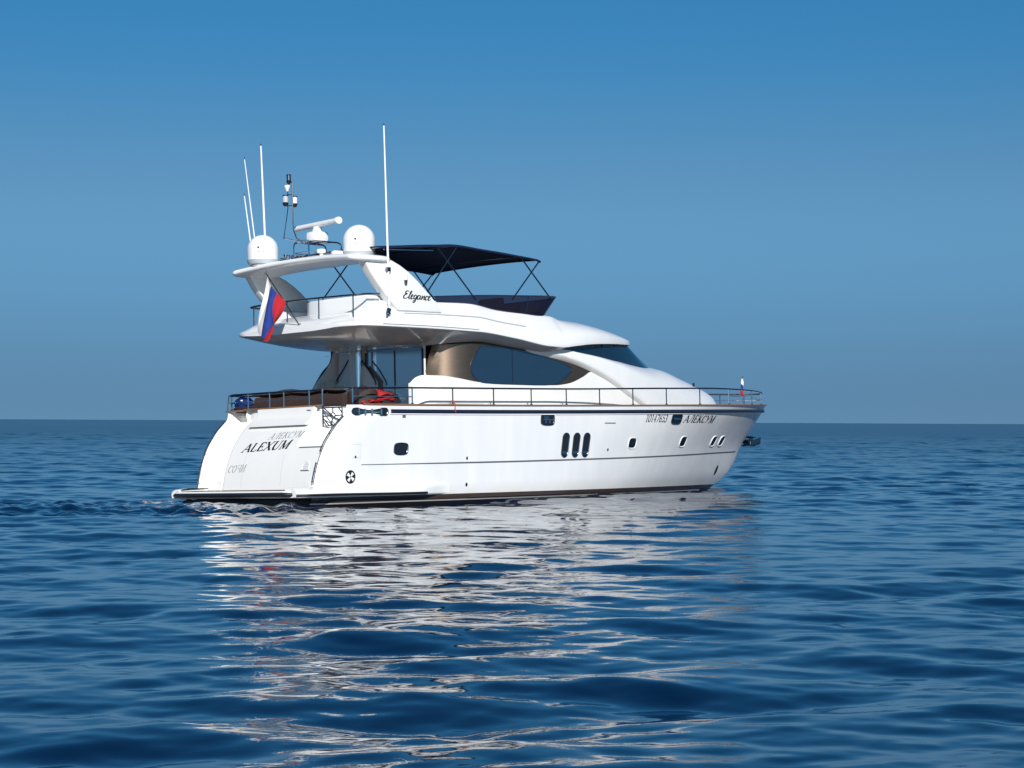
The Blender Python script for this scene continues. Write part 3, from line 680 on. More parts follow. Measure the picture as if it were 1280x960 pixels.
for sd in (-1, 1):
    cx, cz = 7.6, 3.5
    fr = MB(); out = [(x + (0.03 if x > cx else -0.03) * 1.0, z + (0.022 if z > cz else -0.022)) for x, z in wsm]
    fr.grid([[(x, sd * (by(x, z)[0] + o_), z) for x, z in ring + ring[:1]] for ring, o_ in ((out, 0.004), (out, 0.012), (wsm, 0.012), (wsm, 0.006))])
    f_ = fr.build('salon_window', STEELD, yacht)
    g_ = MB(); mid = [(x, 3.55 + (z - 3.55) * 0.0) for x, z in wsm]
    g_.grid([[(x, sd * (by(x, z)[0] + 0.007), z) for x, z in ring + ring[:1]] for ring in (wsm, [(7.6 + (x - 7.6) * 0.6, 3.5 + (z - 3.5) * 0.6) for x, z in wsm], [(7.6 + (x - 7.6) * 0.1, 3.5 + (z - 3.5) * 0.1) for x, z in wsm])])
    g_.add([(7.6 + (x - 7.6) * 0.1, sd * (by(7.6, 3.5)[0] + 0.007), 3.5 + (z - 3.5) * 0.1) for x, z in wsm], [tuple(range(len(wsm)))])
    g_.build('glass', GLASS, f_)
    k = MB(); k.grid([[(x_, sd * (by(7.35, z)[0] + 0.011), z) for x_ in (7.315, 7.345)] for z in np.linspace(3.08, 4.02, 6)]); k.build('mullion', NAVY, f_)
# shoulder / coachroof above the sweeping brow line
sh = MB()
xs2 = np.concatenate([np.linspace(7.9, 18.2, 90), np.linspace(18.3, 18.9, 14)])
for sd in (-1, 1):
    rows = []
    for x in xs2:
        s_ = shou(x); zt = min(side_top(x), crown(x) - 0.02); zl = max(zbrow(x) if x < 14.2 else 2.0, 2.0) + 0.07
        if x > 14.1: zl = 2.0
        zl = min(zl, zt - 0.02)
        w_ = wall(x) if x < 14.1 else s_
        lo = (x, sd * min(w_, s_), zl - 0.09 if x < 14.1 else zl)
        col = [lo, (x, sd * (s_ - 0.03), zl - 0.02), (x, sd * s_, zl + 0.03)]
        col += [(x, sd * (s_ - 0.03 * q), zl + 0.03 + (zt - zl - 0.03) * q) for q in np.linspace(0.2, 1, 5)]
        for q in np.linspace(0.1, 1, 12):    # rounded over to the crown
            a = q * math.pi / 2
            col.append((x, sd * (s_ - 0.03) * math.cos(a) ** 0.75 if q < 1 else 0, zt + (crown(x) - zt) * math.sin(a) ** 1.0))
        rows.append(col)
    sh.grid(rows)
coach = sh.build('coachroof', GEL, yacht, ang=40)
# small fittings on the coachroof
for (x, y, z) in ((16.55, -0.55, 3.44), (15.35, -1.12, 3.34), (15.62, -1.05, 3.30)):
    pass
ft = MB(); ft.box((17.1, -0.5, 3.25), (0.08, 0.04, 0.18), bev=0.015); ft.build('deck_vent', BLACK, coach)

# wheelhouse glass wrapped round the front
wg = MB()
ytop = lambda q: None
bot = [(9.2, 2.18, 4.14), (10.2, 2.10, 4.02), (11.2, 1.98, 3.86), (12.2, 1.78, 3.70), (13.2, 1.48, 3.62), (14.2, 1.08, 3.66), (15.0, 0.58, 3.70), (15.35, 0.0, 3.72)]
top = [(9.0, 2.16, 4.22), (10.0, 2.08, 4.30), (10.9, 1.92, 4.36), (11.75, 1.70, 4.40), (12.6, 1.38, 4.44), (13.35, 0.96, 4.46), (13.75, 0.50, 4.455), (13.95, 0.0, 4.46)]
def spl(p, n=6):
    P = [np.array(q) for q in p]; o = []
    for i in range(len(P) - 1):
        a = P[i - 1] if i else 2 * P[0] - P[1]; b_, c = P[i], P[i + 1]; d = P[i + 2] if i + 2 < len(P) else 2 * P[-1] - P[-2]
        for k in range(n):
            t = k / n; o.append(tuple(0.5 * ((2 * b_) + (-a + c) * t + (2 * a - 5 * b_ + 4 * c - d) * t * t + (-a + 3 * b_ - 3 * c + d) * t ** 3)))
    o.append(tuple(P[-1])); return o
B_, T_ = spl(bot), spl(top)
full = [(b_, t_) for b_, t_ in zip(B_, T_)]
rows = [[(b_[0], -b_[1], b_[2] - 0.25), (b_[0], -b_[1], b_[2]), (t_[0], -t_[1], t_[2])] for b_, t_ in full] + [[(b_[0], b_[1], b_[2] - 0.25), (b_[0], b_[1], b_[2]), (t_[0], t_[1], t_[2])] for b_, t_ in reversed(full[:-1])]
wg.grid(rows); wsc = wg.build('windscreen', GLASSW, yacht)
mu = MB()
for i, j in ((12, 15), (15, 21), (40, 40)):
    for sd in (-1, 1):
        if i == 40 and sd == 1: continue
        b_, t_ = np.array(full[i][0]), np.array(full[j][1]); o_ = np.array((0.004, 0.012, 0.002))
        mu.tube([(b_[0] + 0.004, sd * (b_[1] + 0.006), b_[2]), (t_[0] + 0.004, sd * (t_[1] + 0.006), t_[2])], 0.014, 5)
mu.split('mullion', NAVY, wsc)

#@FLY
# ------------------------------------------------------------------ flybridge moulding
Lf = T((1.18, 1.9), (1.22, 2.1), (1.32, 2.32), (1.5, 2.48), (1.85, 2.57), (2.4, 2.60), (4, 2.62), (7.5, 2.62), (8.5, 2.57), (9.5, 2.44), (10.5, 2.24), (11.5, 1.96), (12.5, 1.58), (13.4, 1.10), (13.8, 0.66), (14.08, 0.32), (14.2, 0.05))
zlip = T((1.18, 4.50), (1.5, 4.50), (3, 4.50), (5.6, 4.47), (7, 4.34), (8.4, 4.17), (9.0, 4.16), (9.6, 4.22), (10.5, 4.31), (12, 4.39), (14.2, 4.465))
zbel = T((1.18, 4.39), (1.5, 4.24), (2.0, 4.15), (2.7, 4.09), (3.6, 4.05), (4.3, 4.07), (5.0, 4.10))
zcoam = T((1.18, 4.56), (1.35, 4.68), (1.7, 4.80), (2.05, 4.90), (2.3, 5.05), (2.6, 5.18), (5.6, 5.24), (6.6, 5.10), (8.6, 5.03), (9.2, 4.99), (9.6, 4.95), (10.5, 4.90), (11.5, 4.78), (12.5, 4.65), (13.5, 4.53), (14.2, 4.47))
zcrn = T((9.0, 5.06), (9.7, 5.07), (10.5, 5.04), (11.2, 4.97), (12, 4.86), (13, 4.69), (13.8, 4.55), (14.08, 4.495), (14.2, 4.475))
fb = MB()
xs3 = np.concatenate([np.linspace(1.18, 1.4, 8), np.linspace(1.45, 9.4, 80), np.linspace(9.45, 9.65, 5), np.linspace(9.7, 14.2, 60)])
fmi = []
for sd in (-1, 1):
    rows = []
    for x in xs3:
        L = Lf(x); zl = zlip(x); zc = zcoam(x)
        c = []
        if x < 4.6:                          # convex belly over the cockpit
            zb_ = zbel(x); n_ = 8
            c += [(0, zb_), (L * 0.3, zb_)]
            for q in np.linspace(0, 1, n_):
                c.append((L * (0.50 + 0.475 * q), zb_ + (zl - 0.07 - zb_) * (0.35 * q ** 2 + 0.65 * q ** 1.1)))
        else:                                # slopes in to the cabin wall
            g = sst(8.2, 9.6, x); wy_ = (2.10 if x < 8 else min(2.16, L - 0.12)); zb_ = (zbrow(min(x, 9.9)) + 0.05) * (1 - g) + (zl - 0.035) * g
            wy_ = wy_ * (1 - g) + (L * 0.93) * g
            c += [(0, zb_ + 0.02), (wy_ * 0.6, zb_ + 0.01)]
            for q in np.linspace(0, 1, 8):
                c.append((wy_ + (L * 0.985 - wy_) * q, zb_ + (zl - 0.06 * (1 - g * 0.6) - zb_) * (0.75 * q + 0.25 * q ** 2)))
        c += [(L * 0.997, zl - 0.045), (L, zl - 0.01), (L - 0.004, zl + 0.04)]
        w = sst(8.9, 10.2, x); e = 1 - sst(12.0, 14.4, x)
        open_ = [(L - 0.03, zl + 0.12), (L - 0.09, zl + 0.5 * (zc - zl) - 0.06), (L - 0.13, zl + 0.5 * (zc - zl)), (L - 0.26, zl + 0.72 * (zc - zl)), (L - 0.36, zc - 0.02), (L - 0.40, zc), (L - 0.46, zc), (L - 0.52, zc - 0.04), (L - 0.55, min(4.62, zc - 0.05) if x > 2.1 else zc - 0.03), (L * 0.4, 4.62 if x > 2.1 else zc), (0, 4.63 if x > 2.1 else zc)]
        cr_ = zcrn(x) if x > 9 else 5.16 - 0.02 * (9 - x)
        clos = []
        for q in np.linspace(0.12, 1, 11):
            a = q * math.pi / 2; pw = 0.62
            clos.append((L * math.cos(a) ** pw if q < 1 else 0, zl + 0.04 + (cr_ - zl - 0.04) * math.sin(a) ** 0.95))
        w2_ = sst(7.6, 10.6, x); ww = [w2_] * 5 + [0.5 * w2_ + 0.5 * w] + [w] * 5
        top_ = [((1 - k_) * p[0] + k_ * q[0], (1 - k_) * p[1] + k_ * q[1]) for p, q, k_ in zip(open_, clos, ww)]
        if x < 1.85:
            top_ = [(L * max(0.0, 1 - 0.09 * (i + 1)), min(zc, zl + 0.04 + (zc - zl - 0.04) * min(1, (i + 1) / 3))) for i in range(10)] + [(0, zc)]
        c += top_
        rows.append([(x, sd * p[0], p[1]) for p in c])
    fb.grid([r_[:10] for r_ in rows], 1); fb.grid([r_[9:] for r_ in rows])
    r_ = rows[0]; fb.add(r_, [tuple(range(len(r_)))])
fly = fb.build('flybridge', [GEL, mat('underside_shade_grey', (0.50, 0.50, 0.495), 0.2, coat=0.4, noise=((0.8, 3, 3), (0.44, 0.435, 0.43)))], yacht, ang=50)  # second material: shade under the white overhang painted in as darker grey
# shallow groove along the lip
gv = MB()
for sd in (-1, 1):
    gv.grid([[(x, sd * (Lf(x) + 0.003 - 0.0), zlip(x) + 0.018), (x, sd * (Lf(x) + 0.003), zlip(x) + 0.002)] for x in np.linspace(2.2, 5.6, 30)])
gv.split('groove', STRIPE, fly)
gv = MB()
for sd in (-1, 1):                           # moulding joint below the coaming
    q_ = []
    for x in np.linspace(3.0, 7.5, 40):
        h_ = zlip(x) + 0.5 * (zcoam(x) - zlip(x)); q_.append([(x, sd * (Lf(x) - 0.088), h_ - 0.038), (x, sd * (Lf(x) - 0.108), h_ - 0.008)])
    gv.grid(q_)
gv.split('moulding_joint', mat('joint_grey', (0.42, 0.43, 0.44), 0.5), fly)
# aft moulding with seat back facing the stern, rounded at its port end
sb_ = MB(); pp = []
for a in np.linspace(-math.pi / 2, math.pi / 2, 10): pp.append((2.35 + 0.0, 0))
pl_ = [(2.05, -2.14), (2.0, -0.6), (2.04, 0.15), (2.18, 0.46), (2.5, 0.60), (3.4, 0.62), (3.4, -2.14)]
bmx = MB(); bmx.prism(pl_, 'z', 4.60, 5.29, bev=0.07); bmx.build('aft_moulding', GEL, fly, ang=50)
st = MB(); st.box((5.5, 1.2, 4.95), (2.2, 1.4, 0.55), bev=0.08); st.box((7.4, -0.9, 5.0), (0.8, 1.0, 0.7), bev=0.1); st.box((7.75, -0.9, 5.3), (0.16, 0.95, 0.5), bev=0.06); st.build('helm_seat', DARKC, fly)
co = MB(); co.box((8.75, -0.9, 5.0), (0.5, 1.6, 0.75), bev=0.1); co.build('helm_console', DARKC, fly)

# smoked windscreen of the flybridge
sw = MB()
base = [(4.35, 2.30, 5.215), (5.6, 2.30, 5.23), (6.6, 2.30, 5.10), (7.6, 2.28, 5.04), (8.3, 2.22, 5.01), (8.75, 2.02, 5.04), (9.05, 1.4, 5.10), (9.15, 0.6, 5.14), (9.17, 0, 5.15)]
topc = [(4.25, 2.31, 5.33), (5.6, 2.34, 5.42), (6.6, 2.36, 5.47), (7.6, 2.36, 5.51), (8.55, 2.33, 5.55), (9.12, 2.14, 5.56), (9.48, 1.45, 5.57), (9.6, 0.6, 5.58), (9.62, 0, 5.58)]
B2, T2 = spl(base, 5), spl(topc, 5)
rows = [[(b_[0], s_ * b_[1], b_[2] - 0.02), ((b_[0] + t_[0]) / 2, s_ * (b_[1] + t_[1]) / 2, (b_[2] + t_[2]) / 2), (t_[0], s_ * t_[1], t_[2])] for s_, seq in ((-1, list(zip(B2, T2))), (1, list(zip(B2, T2))[-2::-1])) for b_, t_ in seq]
sw.grid(rows); swo = sw.build('smoked_screen', SCREEN, fly)
tr_ = MB(); tr_.tube([r_[2] for r_ in rows], 0.016, 6)
for i in (16, 27): 
    b_, t_ = B2[i], T2[i]; tr_.tube([(b_[0], -b_[1], b_[2]), (t_[0], -t_[1], t_[2])], 0.014, 5)
tr_.build('screen_trim', NAVY, swo)

# --- radar arch: swept legs and the cambered platform
ar = MB(); rows = []
for y in np.concatenate([np.linspace(-2.62, -2.2, 10), np.linspace(-2.1, 2.1, 30), np.linspace(2.2, 2.62, 10)]):
    e = abs(y) / 2.62; zc = 6.30 - 0.13 * e ** 2.2; k = (1 - max(0, (e - 0.90) / 0.10) ** 2.2) ** 0.5 if e < 1 else 0.05
    xa, xf = 1.45 - 0.16 * e ** 2, 2.95 - 0.25 * e; h = 0.105 * (0.35 + 0.65 * k)
    mid = (xa + xf) / 2 - 0.1; xa = mid - (mid - xa) * (0.5 + 0.5 * k); xf = mid + (xf - mid) * (0.5 + 0.5 * k)
    c = []
    for a in np.linspace(0, 2 * math.pi, 29):
        ca, sa = math.cos(a), math.sin(a); c.append((mid + (xf - xa) / 2 * math.copysign(abs(ca) ** 0.45, ca) + 0.0, y, zc + h * math.copysign(abs(sa) ** 0.75, sa)))
    rows.append(c)
ar.grid(rows); ar.add(rows[0][:-1], [tuple(range(28))]); ar.add(rows[-1][:-1], [tuple(range(28))])
arch = ar.build('radar_arch', GEL, yacht, ang=50)
legp = [(1.62, 6.20), (1.85, 5.84), (2.1, 5.55), (2.6, 5.06), (2.78, 4.88), (4.34, 4.88), (4.28, 4.98), (4.18, 5.10), (4.02, 5.26), (3.70, 5.53), (3.46, 5.72), (3.2, 5.90), (2.9, 6.06), (2.62, 6.17), (2.4, 6.22)]
for sd in (-1, 1):
    g_ = MB(); g_.prism(legp, 'y', sd * 2.24, sd * 2.52, bev=0.035); lg = g_.build('arch_leg', GEL, arch, ang=40)
# flush nav light on the starboard leg and the foot of the whip
nl = MB(); nl.lathe([(0, 0.0), (0.045, 0.0), (0.05, 0.02), (0.05, 0.13), (0.035, 0.16), (0, 0.165)], (3.02, -2.58, 5.68), 14); nl.box((3.05, -2.55, 5.75), (0.05, 0.05, 0.2), bev=0.01); nlo = nl.build('side_light', DOMEW, yacht)
n2_ = MB(); n2_.lathe([(0, 0), (0.03, 0.0), (0.045, 0.06), (0.045, 0.1), (0, 0.1)], (3.02, -2.58, 5.58), 12); n2_.build('lamp_base', STEELD, nlo)

# --- bimini
bi = MB()
zr_ = T((2.55, 6.58), (3.4, 6.66), (4.5, 6.75), (5.2, 6.80), (6.2, 6.75), (7.4, 6.68), (8.1, 6.63), (8.43, 6.60))
rows = []; xsb = np.concatenate([[2.55], np.linspace(2.6, 8.3, 36), [8.38, 8.43]])
for i, x in enumerate(xsb):
    c = []; sag = -0.035 * math.sin(math.pi * ((x - 2.5) % 1.48) / 1.48) ** 2
    for v in np.linspace(-1, 1, 31):
        y = 2.26 * v; z = zr_(x) + 0.05 * (1 - v * v) + sag * (1 - v * v) - (0.03 if abs(v) > 0.985 else 0) - 0.04 * max(0, abs(v) - 0.93) / 0.07
        c.append((x, y, z))
    rows.append(c)
bi.grid(rows)
bot_ = [[(p[0], p[1] * 0.992, p[2] - 0.018) for p in c] for c in rows]; bi.grid(bot_)
bi.grid([rows[0], bot_[0]]); bi.grid([rows[-1], [(p[0] - 0.03, p[1] * 0.99, p[2] - 0.05) for p in rows[-1]]]); bi.grid([[c[0] for c in rows], [c[0] for c in bot_]]); bi.grid([[c[-1] for c in rows], [c[-1] for c in bot_]])
bim = bi.build('bimini_top', NAVYC, yacht, ang=60)
for sd in (-1, 1):
    for a, b_ in (((4.46, 6.70), (5.85, 5.32)), ((5.22, 6.75), (4.05, 5.42)), ((7.67, 6.58), (8.78, 5.50)), ((8.35, 6.50), (7.25, 5.40))):
        p = MB(); p.tube([(a[0], sd * 2.22, a[1]), ((a[0] + b_[0]) / 2, sd * 2.235, (a[1] + b_[1]) / 2), (b_[0], sd * 2.25, b_[1])], 0.021, 8); p.build('frame_pole', STEELD, bim)
for x in (2.62, 4.46, 5.22, 7.67, 8.35):
    p = MB(); p.tube([(x, y, zr_(x) + 0.05 * (1 - (y / 2.26) ** 2) - 0.045) for y in np.linspace(-2.2, 2.2, 12)], 0.02, 6); p.build('frame_bow', STEELD, bim)
p = MB(); p.tube([(4.4, -2.15, 6.58), (2.7, -2.1, 6.5)], 0.014, 6); p.tube([(2.7, 2.1, 6.5), (4.4, 2.15, 6.58)], 0.014, 6); p.split('tie_strut', STEEL, bim)
p = MB(); p.tube([(7.67, 2.2, 6.55), (8.9, 2.2, 5.4)], 0.008, 5); p.split('tie_strut', STEEL, bim)

# --- domes, radar, masts, whips
def dome(x, y, z, r_, h, label):
    d = MB(); pr = [(0, h)]
    cyl = h - r_ * 0.98
    for a in np.linspace(math.pi / 2, 0, 14): pr.append((r_ * math.cos(a), cyl + r_ * 0.98 * math.sin(a)))
    pr += [(r_ * 0.985, 0.12)]
    d.lathe(pr, (x, y, z), 36); o = d.build('satellite_dome', DOMEW, yacht, ang=40)
    if label: o['label'] = label
    b_ = MB(); b_.lathe([(r_ * 0.985, 0.119), (r_ * 1.01, 0.115), (r_ * 0.99, 0.06), (r_ * 0.93, 0.0), (r_ * 0.8, -0.02), (r_ * 0.8, -0.06)], (x, y, z), 36); b_.build('dome_base', DOMEG, o)
    return o
def dome_mark(o, x, y, z, r_, m, items):
    b_ = MB()
    for (a0, a1, z0_, z1_) in items:
        b_.grid([[(x + (r_ + 0.004) * math.cos(a), y + (r_ + 0.004) * math.sin(a), z + q) for q in (z0_, z1_)] for a in np.linspace(a0, a1, 4)])
    b_.build('lettering', m, o, smooth=False)
d1 = dome(1.62, 1.62, 6.37, 0.42, 0.80, None)
d2 = dome(2.56, -1.28, 6.38, 0.42, 0.84, None)
va = R(-122)                                 # the marks face the stern quarter
for o, (x, y, z, r_) in ((d1, (1.62, 1.62, 6.37, 0.418)), (d2, (2.56, -1.28, 6.38, 0.418))):
    dome_mark(o, x, y, z, r_, INK, [(va - 0.45, va - 0.33, 0.40, 0.45)])
    dome_mark(o, x, y, z, r_, INKG, [(va - 0.55 + 0.16 * k, va - 0.47 + 0.16 * k, 0.29, 0.30 + 0.02 * (k % 2)) for k in range(5)] + [(va - 0.5, va - 0.2, 0.215, 0.223)])
# radar stand
rs = MB(); cx, cy = 2.28, 0.10; top_z = 6.86
def hoop(x0, x1, y):
    return [(x0, y, 6.36), (x0, y, top_z - 0.12), (x0 + 0.04, y, top_z - 0.03), (x0 + 0.13, y, top_z), (x1 - 0.13, y, top_z), (x1 - 0.04, y, top_z - 0.03), (x1, y, top_z - 0.12), (x1, y, 6.36)]
for y in (cy - 0.32, cy + 0.32): rs.tube(hoop(1.72, 2.84, y), 0.021, 8)
for y in (cy - 0.32, cy + 0.32): rs.tube([(1.72, y, 6.56), (2.84, y, 6.58)], 0.013, 6)
for x in (1.72, 2.84): rs.tube([(x, cy - 0.32, 6.56), (x, cy + 0.32, 6.56)], 0.013, 6)
for x in (2.05, 2.5): rs.tube([(x, cy - 0.32, top_z), (x, cy + 0.32, top_z)], 0.018, 6)
rs.box((2.28, cy, top_z + 0.02), (0.6, 0.5, 0.03), bev=0.008)
rs.tube([(1.6, cy, top_z), (1.35, cy, top_z + 0.02), (1.2, cy + 0.05, top_z + 0.06)], 0.016, 6); rs.tube([(1.75, cy - 0.3, top_z), (1.6, cy, top_z), (1.75, cy + 0.3, top_z)], 0.018, 6)
stand = rs.build('radar_stand', STEEL, yacht)
rd = MB(); rd.box((2.28, cy, 7.02), (0.46, 0.42, 0.26), bev=0.06); rd.lathe([(0.0, 0.30), (0.11, 0.30), (0.13, 0.2), (0.19, 0.12), (0.2, 0.0)], (2.28, cy, 6.98), 20); radar = rd.build('radar', DOMEW, yacht)
rd = MB(); ddx, ddy = math.cos(R(-97)), math.sin(R(-97))
L_ = 1.08
rows = []
for s_, k in ((-L_, 0.6), (-L_ + 0.02, 1), (L_ - 0.12, 1), (L_ - 0.10, 1.25), (L_ - 0.01, 1.25), (L_, 0.9)):
    rows.append([(2.28 + ddx * s_ - ddy * 0.085 * k * math.cos(a), cy + ddy * s_ + ddx * 0.085 * k * math.cos(a), 7.345 + 0.075 * k * math.sin(a)) for a in np.linspace(0, 2 * math.pi, 13)])
rd.grid(rows); rd.add(rows[0][:-1], [tuple(range(12))]); rd.add(rows[-1][:-1], [tuple(range(12))]); rd.build('scanner_bar', DOMEW, radar)
# light mast
ms = MB(); mx, my = 1.66, 0.36
ms.tube([(1.95, my - 0.05, top_z + 0.02), (1.78, my, top_z + 0.12), (1.69, my, top_z + 0.32), (1.665, my, top_z + 0.6), (1.66, my, 8.46)], 0.02, 8)
ms.tube([(1.36, my + 0.02, top_z + 0.06), (1.44, my, 7.4), (1.50, my, 7.75), (1.50, my, 8.30)], 0.014, 6); ms.tube([(1.38, my, 7.83), (1.80, my, 7.83)], 0.013, 6); ms.tube([(1.5, my, 8.12), (1.66, my, 8.12)], 0.012, 6); ms.tube([(1.5, my, 8.46), (1.67, my, 8.46)], 0.012, 6)
mast = ms.build('light_mast', STEELD, yacht)
def lamp(x, z, r_, h, m, dark=True):
    b_ = MB(); b_.lathe([(0, h), (r_, h), (r_, 0), (0, 0)], (x, my, z), 14); o = b_.build('mast_lamp', m, mast)
    if dark:
        c_ = MB(); c_.lathe([(r_ * 0.9, 0.0), (r_ * 1.12, -0.01), (r_ * 0.9, -0.07), (r_ * 0.5, -0.1), (0, -0.1)], (x, my, z), 14); c_.lathe([(0, h + 0.02), (r_ * 1.08, h + 0.018), (r_ * 1.08, h - 0.015)], (x, my, z), 14); c_.build('lamp_cap', BLACK, o)
lamp(1.545, 8.50, 0.06, 0.14, STEELD); lamp(1.425, 7.90, 0.075, 0.18, DOMEG); lamp(1.735, 7.90, 0.065, 0.18, DOMEW)
b_ = MB(); b_.lathe([(0, 0.1), (0.07, 0.1), (0.08, 0.06), (0.03, -0.06), (0.0, -0.06)], (1.49, my, 8.26), 14); b_.build('mast_lamp', DOMEW, mast)
# small kit on the arch: horns, gps mushroom, floodlight
hn = MB()
for dx in (0.0, 0.16, 0.40, 0.52):
    hn.lathe([(0.02, 0.0), (0.03, 0.06), (0.07, 0.12), (0.075, 0.13)], (1.55 + dx, 0.55 - 0.1 * dx, 6.40), 12)
hn.box((1.75, 0.5, 6.41), (0.8, 0.1, 0.03), bev=0.01); hn.build('horn_set', STEELD, yacht)
gp_ = MB(); gp_.lathe([(0, 0.24), (0.11, 0.235), (0.125, 0.2), (0.115, 0.14), (0.05, 0.12), (0.04, 0.0), (0.0, 0.0)], (1.98, -0.42, 6.38), 18); gp_.build('gps_antenna', DOMEW, yacht)
fl = MB(); fl.box((2.42, -0.62, 6.50), (0.42, 0.22, 0.17), (0, 0, R(-20)), bev=0.05); fl.build('searchlight', DOMEW, yacht)
fl = MB(); fl.box((2.17, -0.52, 6.40), (0.12, 0.12, 0.12), bev=0.03); fl.box((2.68, -0.72, 6.5), (0.05, 0.2, 0.19), bev=0.02); fl.split('searchlight_mount', BLACK, yacht)
def whip(p0, p1, r_, label=None):
    b_ = MB(); b_.tube([p0, tuple(np.array(p0) * 0.5 + np.array(p1) * 0.5), p1], [r_, r_ * 0.85, r_ * 0.62], 8); o = b_.build('whip_antenna', DOMEW, yacht)
    c_ = MB(); c_.lathe([(r_ * 0.4, 0.0), (r_ * 0.5, 0.05), (0, 0.06)], p1, 8); c_.build('antenna_tip', BLACK, o)
    return o
w1 = whip((2.42, -2.60, 4.80), (2.40, -2.52, 9.66), 0.031)
b_ = MB(); b_.box((2.42, -2.55, 5.92), (0.12, 0.14, 0.12), bev=0.02); b_.box((2.40, -2.58, 4.84), (0.1, 0.1, 0.16), (0, 0.3, 0), bev=0.02); b_.tube([(2.36, -2.60, 4.76), (2.30, -2.62, 4.72)], 0.03, 6); b_.split('antenna_clamp', STEELD, w1)
whip((2.03, 2.0, 6.30), (1.90, 2.0, 9.68), 0.034)
whip((1.80, 2.05, 6.30), (1.375, 2.05, 9.26), 0.020); whip((1.77, 2.2, 6.30), (1.466, 2.2, 8.29), 0.024)

#@RAILS
# ------------------------------------------------------------------ guard rails
def rail_pt(x, sd, z):
    t = t_of(x); return (x, sd * max(hull_y(t, zcap(t)) - 0.035, 0), z)
zrail = T((1.1, 2.84), (3, 2.87), (8.9, 2.93), (13.3, 3.02), (17, 3.08), (19, 3.08), (21.3, 3.05))
def side_path(x0, x1, zf, n=60, bow=False):
    P = [rail_pt(x, -1, zf(x)) for x in np.linspace(x0, x1, n)]; return P
xr = list(np.linspace(1.1, 18.5, 50)) + list(18.5 + (21.02 - 18.5) * (1 - (1 - np.linspace(0.06, 1, 22)) ** 2))
pathS = [rail_pt(x, -1, zrail(x)) for x in xr]; pathP = [(p[0], -p[1], p[2]) for p in pathS]
rl = MB(); rl.tube(pathS + pathP[::-1][1:], 0.024, 8)
# aft: round the stern to port, leaving the gate open
aft = [(1.10, -1.46, 2.84), (1.09, 0.5, 2.86), (1.09, 1.6, 2.86), (1.09, 2.3, 2.86), (1.2, 2.58, 2.85), (1.5, 2.645, 2.85), pathP[2]]
rl.tube(spl(aft, 5), 0.024, 8)
rl.tube([rail_pt(1.10, -1, 2.84), (1.10, -2.3, 2.84)], 0.02, 6)
rail = rl.build('guard_rail', STEELD, yacht)
for sd in (-1, 1):
    for x in (1.19, 3.09, 4.52, 6.03, 7.48, 8.89, 10.28, 11.74, 13.33, 15.10, 16.95, 18.85, 20.1, 20.78):
        a = rail_pt(x, sd, zcap(t_of(x)) + 0.03); b_ = rail_pt(x, sd, zrail(x)); q = MB(); q.tube([a, b_], 0.018, 8); q.lathe([(0.045, 0), (0.04, 0.012), (0.02, 0.03)], a, 10); q.build('stanchion', STEEL if x in (1.19, 3.09) or x > 16.9 else STEELD, rail)
for y in (2.6, 1.65, 0.72, 0.12, -0.93, -1.46):
    q = MB(); q.tube([(1.08, y if y < 2.5 else 2.56, 2.44), (1.08, y if y < 2.5 else 2.5, 2.86)], 0.02, 8); q.build('stanchion', STEEL, rail)
q = MB(); q.tube([rail_pt(x, -1, 2.64) for x in np.linspace(1.19, 3.09, 8)], 0.013, 6); q.tube([rail_pt(x, 1, 2.64) for x in np.linspace(1.19, 3.09, 8)], 0.013, 6)
q.tube([(1.08, y, 2.65) for y in np.linspace(-1.46, 2.5, 6)], 0.010, 6)
xb = list(np.linspace(16.95, 18.5, 6)) + list(18.5 + (21.0 - 18.5) * (1 - (1 - np.linspace(0.1, 1, 14)) ** 2))
pm = [rail_pt(x, -1, 2.86) for x in xb]; q.tube(pm + [(p[0], -p[1], p[2]) for p in pm[::-1][1:]], 0.013, 6)
q.split('mid_rail', STEEL, rail)
# flybridge aft rail
q = MB(); fr_ = [(2.3, -2.35, 5.30), (1.75, -2.3, 5.27), (1.5, -1.9, 5.25), (1.42, -0.6, 5.26), (1.42, 0.8, 5.26), (1.5, 1.9, 5.24), (1.75, 2.25, 5.24), (2.4, 2.3, 5.24)]
q.tube(spl(fr_, 6), 0.026, 8); fo = q.build('flybridge_rail', STEELD, yacht)
for x, y in ((1.62, -2.1), (1.43, -0.95), (1.42, 0.35), (1.46, 1.55), (1.75, 2.22)):
    q = MB(); q.tube([(x, y, 4.66), (x, y, 5.24)], 0.018, 8); q.build('stanchion', STEELD, fo)

# ------------------------------------------------------------------ cockpit: bulkhead, doors, stairs, pillar
ck = MB(); ck.box((4.68, -0.16, 2.9), (0.08, 2.54, 2.6)); ck.box((4.72, 1.62, 2.9), (0.08, 1.1, 2.6)); bulk = ck.build('aft_bulkhead', CREAM, yacht, smooth=False)
dg = MB(); dg.add([(4.634, 0.92, 2.05), (4.634, -1.40, 2.05), (4.634, -1.40, 4.10), (4.634, 0.92, 4.10)], [(0, 1, 2, 3)]); dgo = dg.build('sliding_door', DOORG, bulk, smooth=False)
m_ = MB()
for y in (0.92, -0.27, -1.41): m_.box((4.625, y, 3.03), (0.03, 0.022 if y == -0.27 else 0.06, 1.98))
m_.split('door_frame', NAVY, dgo, smooth=False)
ps = MB(); ps.tube([(4.35, 0.93, 1.6), (4.35, 0.93, 4.05)], 0.075, 16); ps.build('cockpit_pillar', mat('bright_pillar', (0.85, 0.88, 0.9), 0.08, 1.0), yacht)
ps = MB(); ps.box((4.5, 1.25, 2.85), (0.16, 0.42, 2.5), bev=0.05); ps.build('pillar_casing', CREAM, yacht)
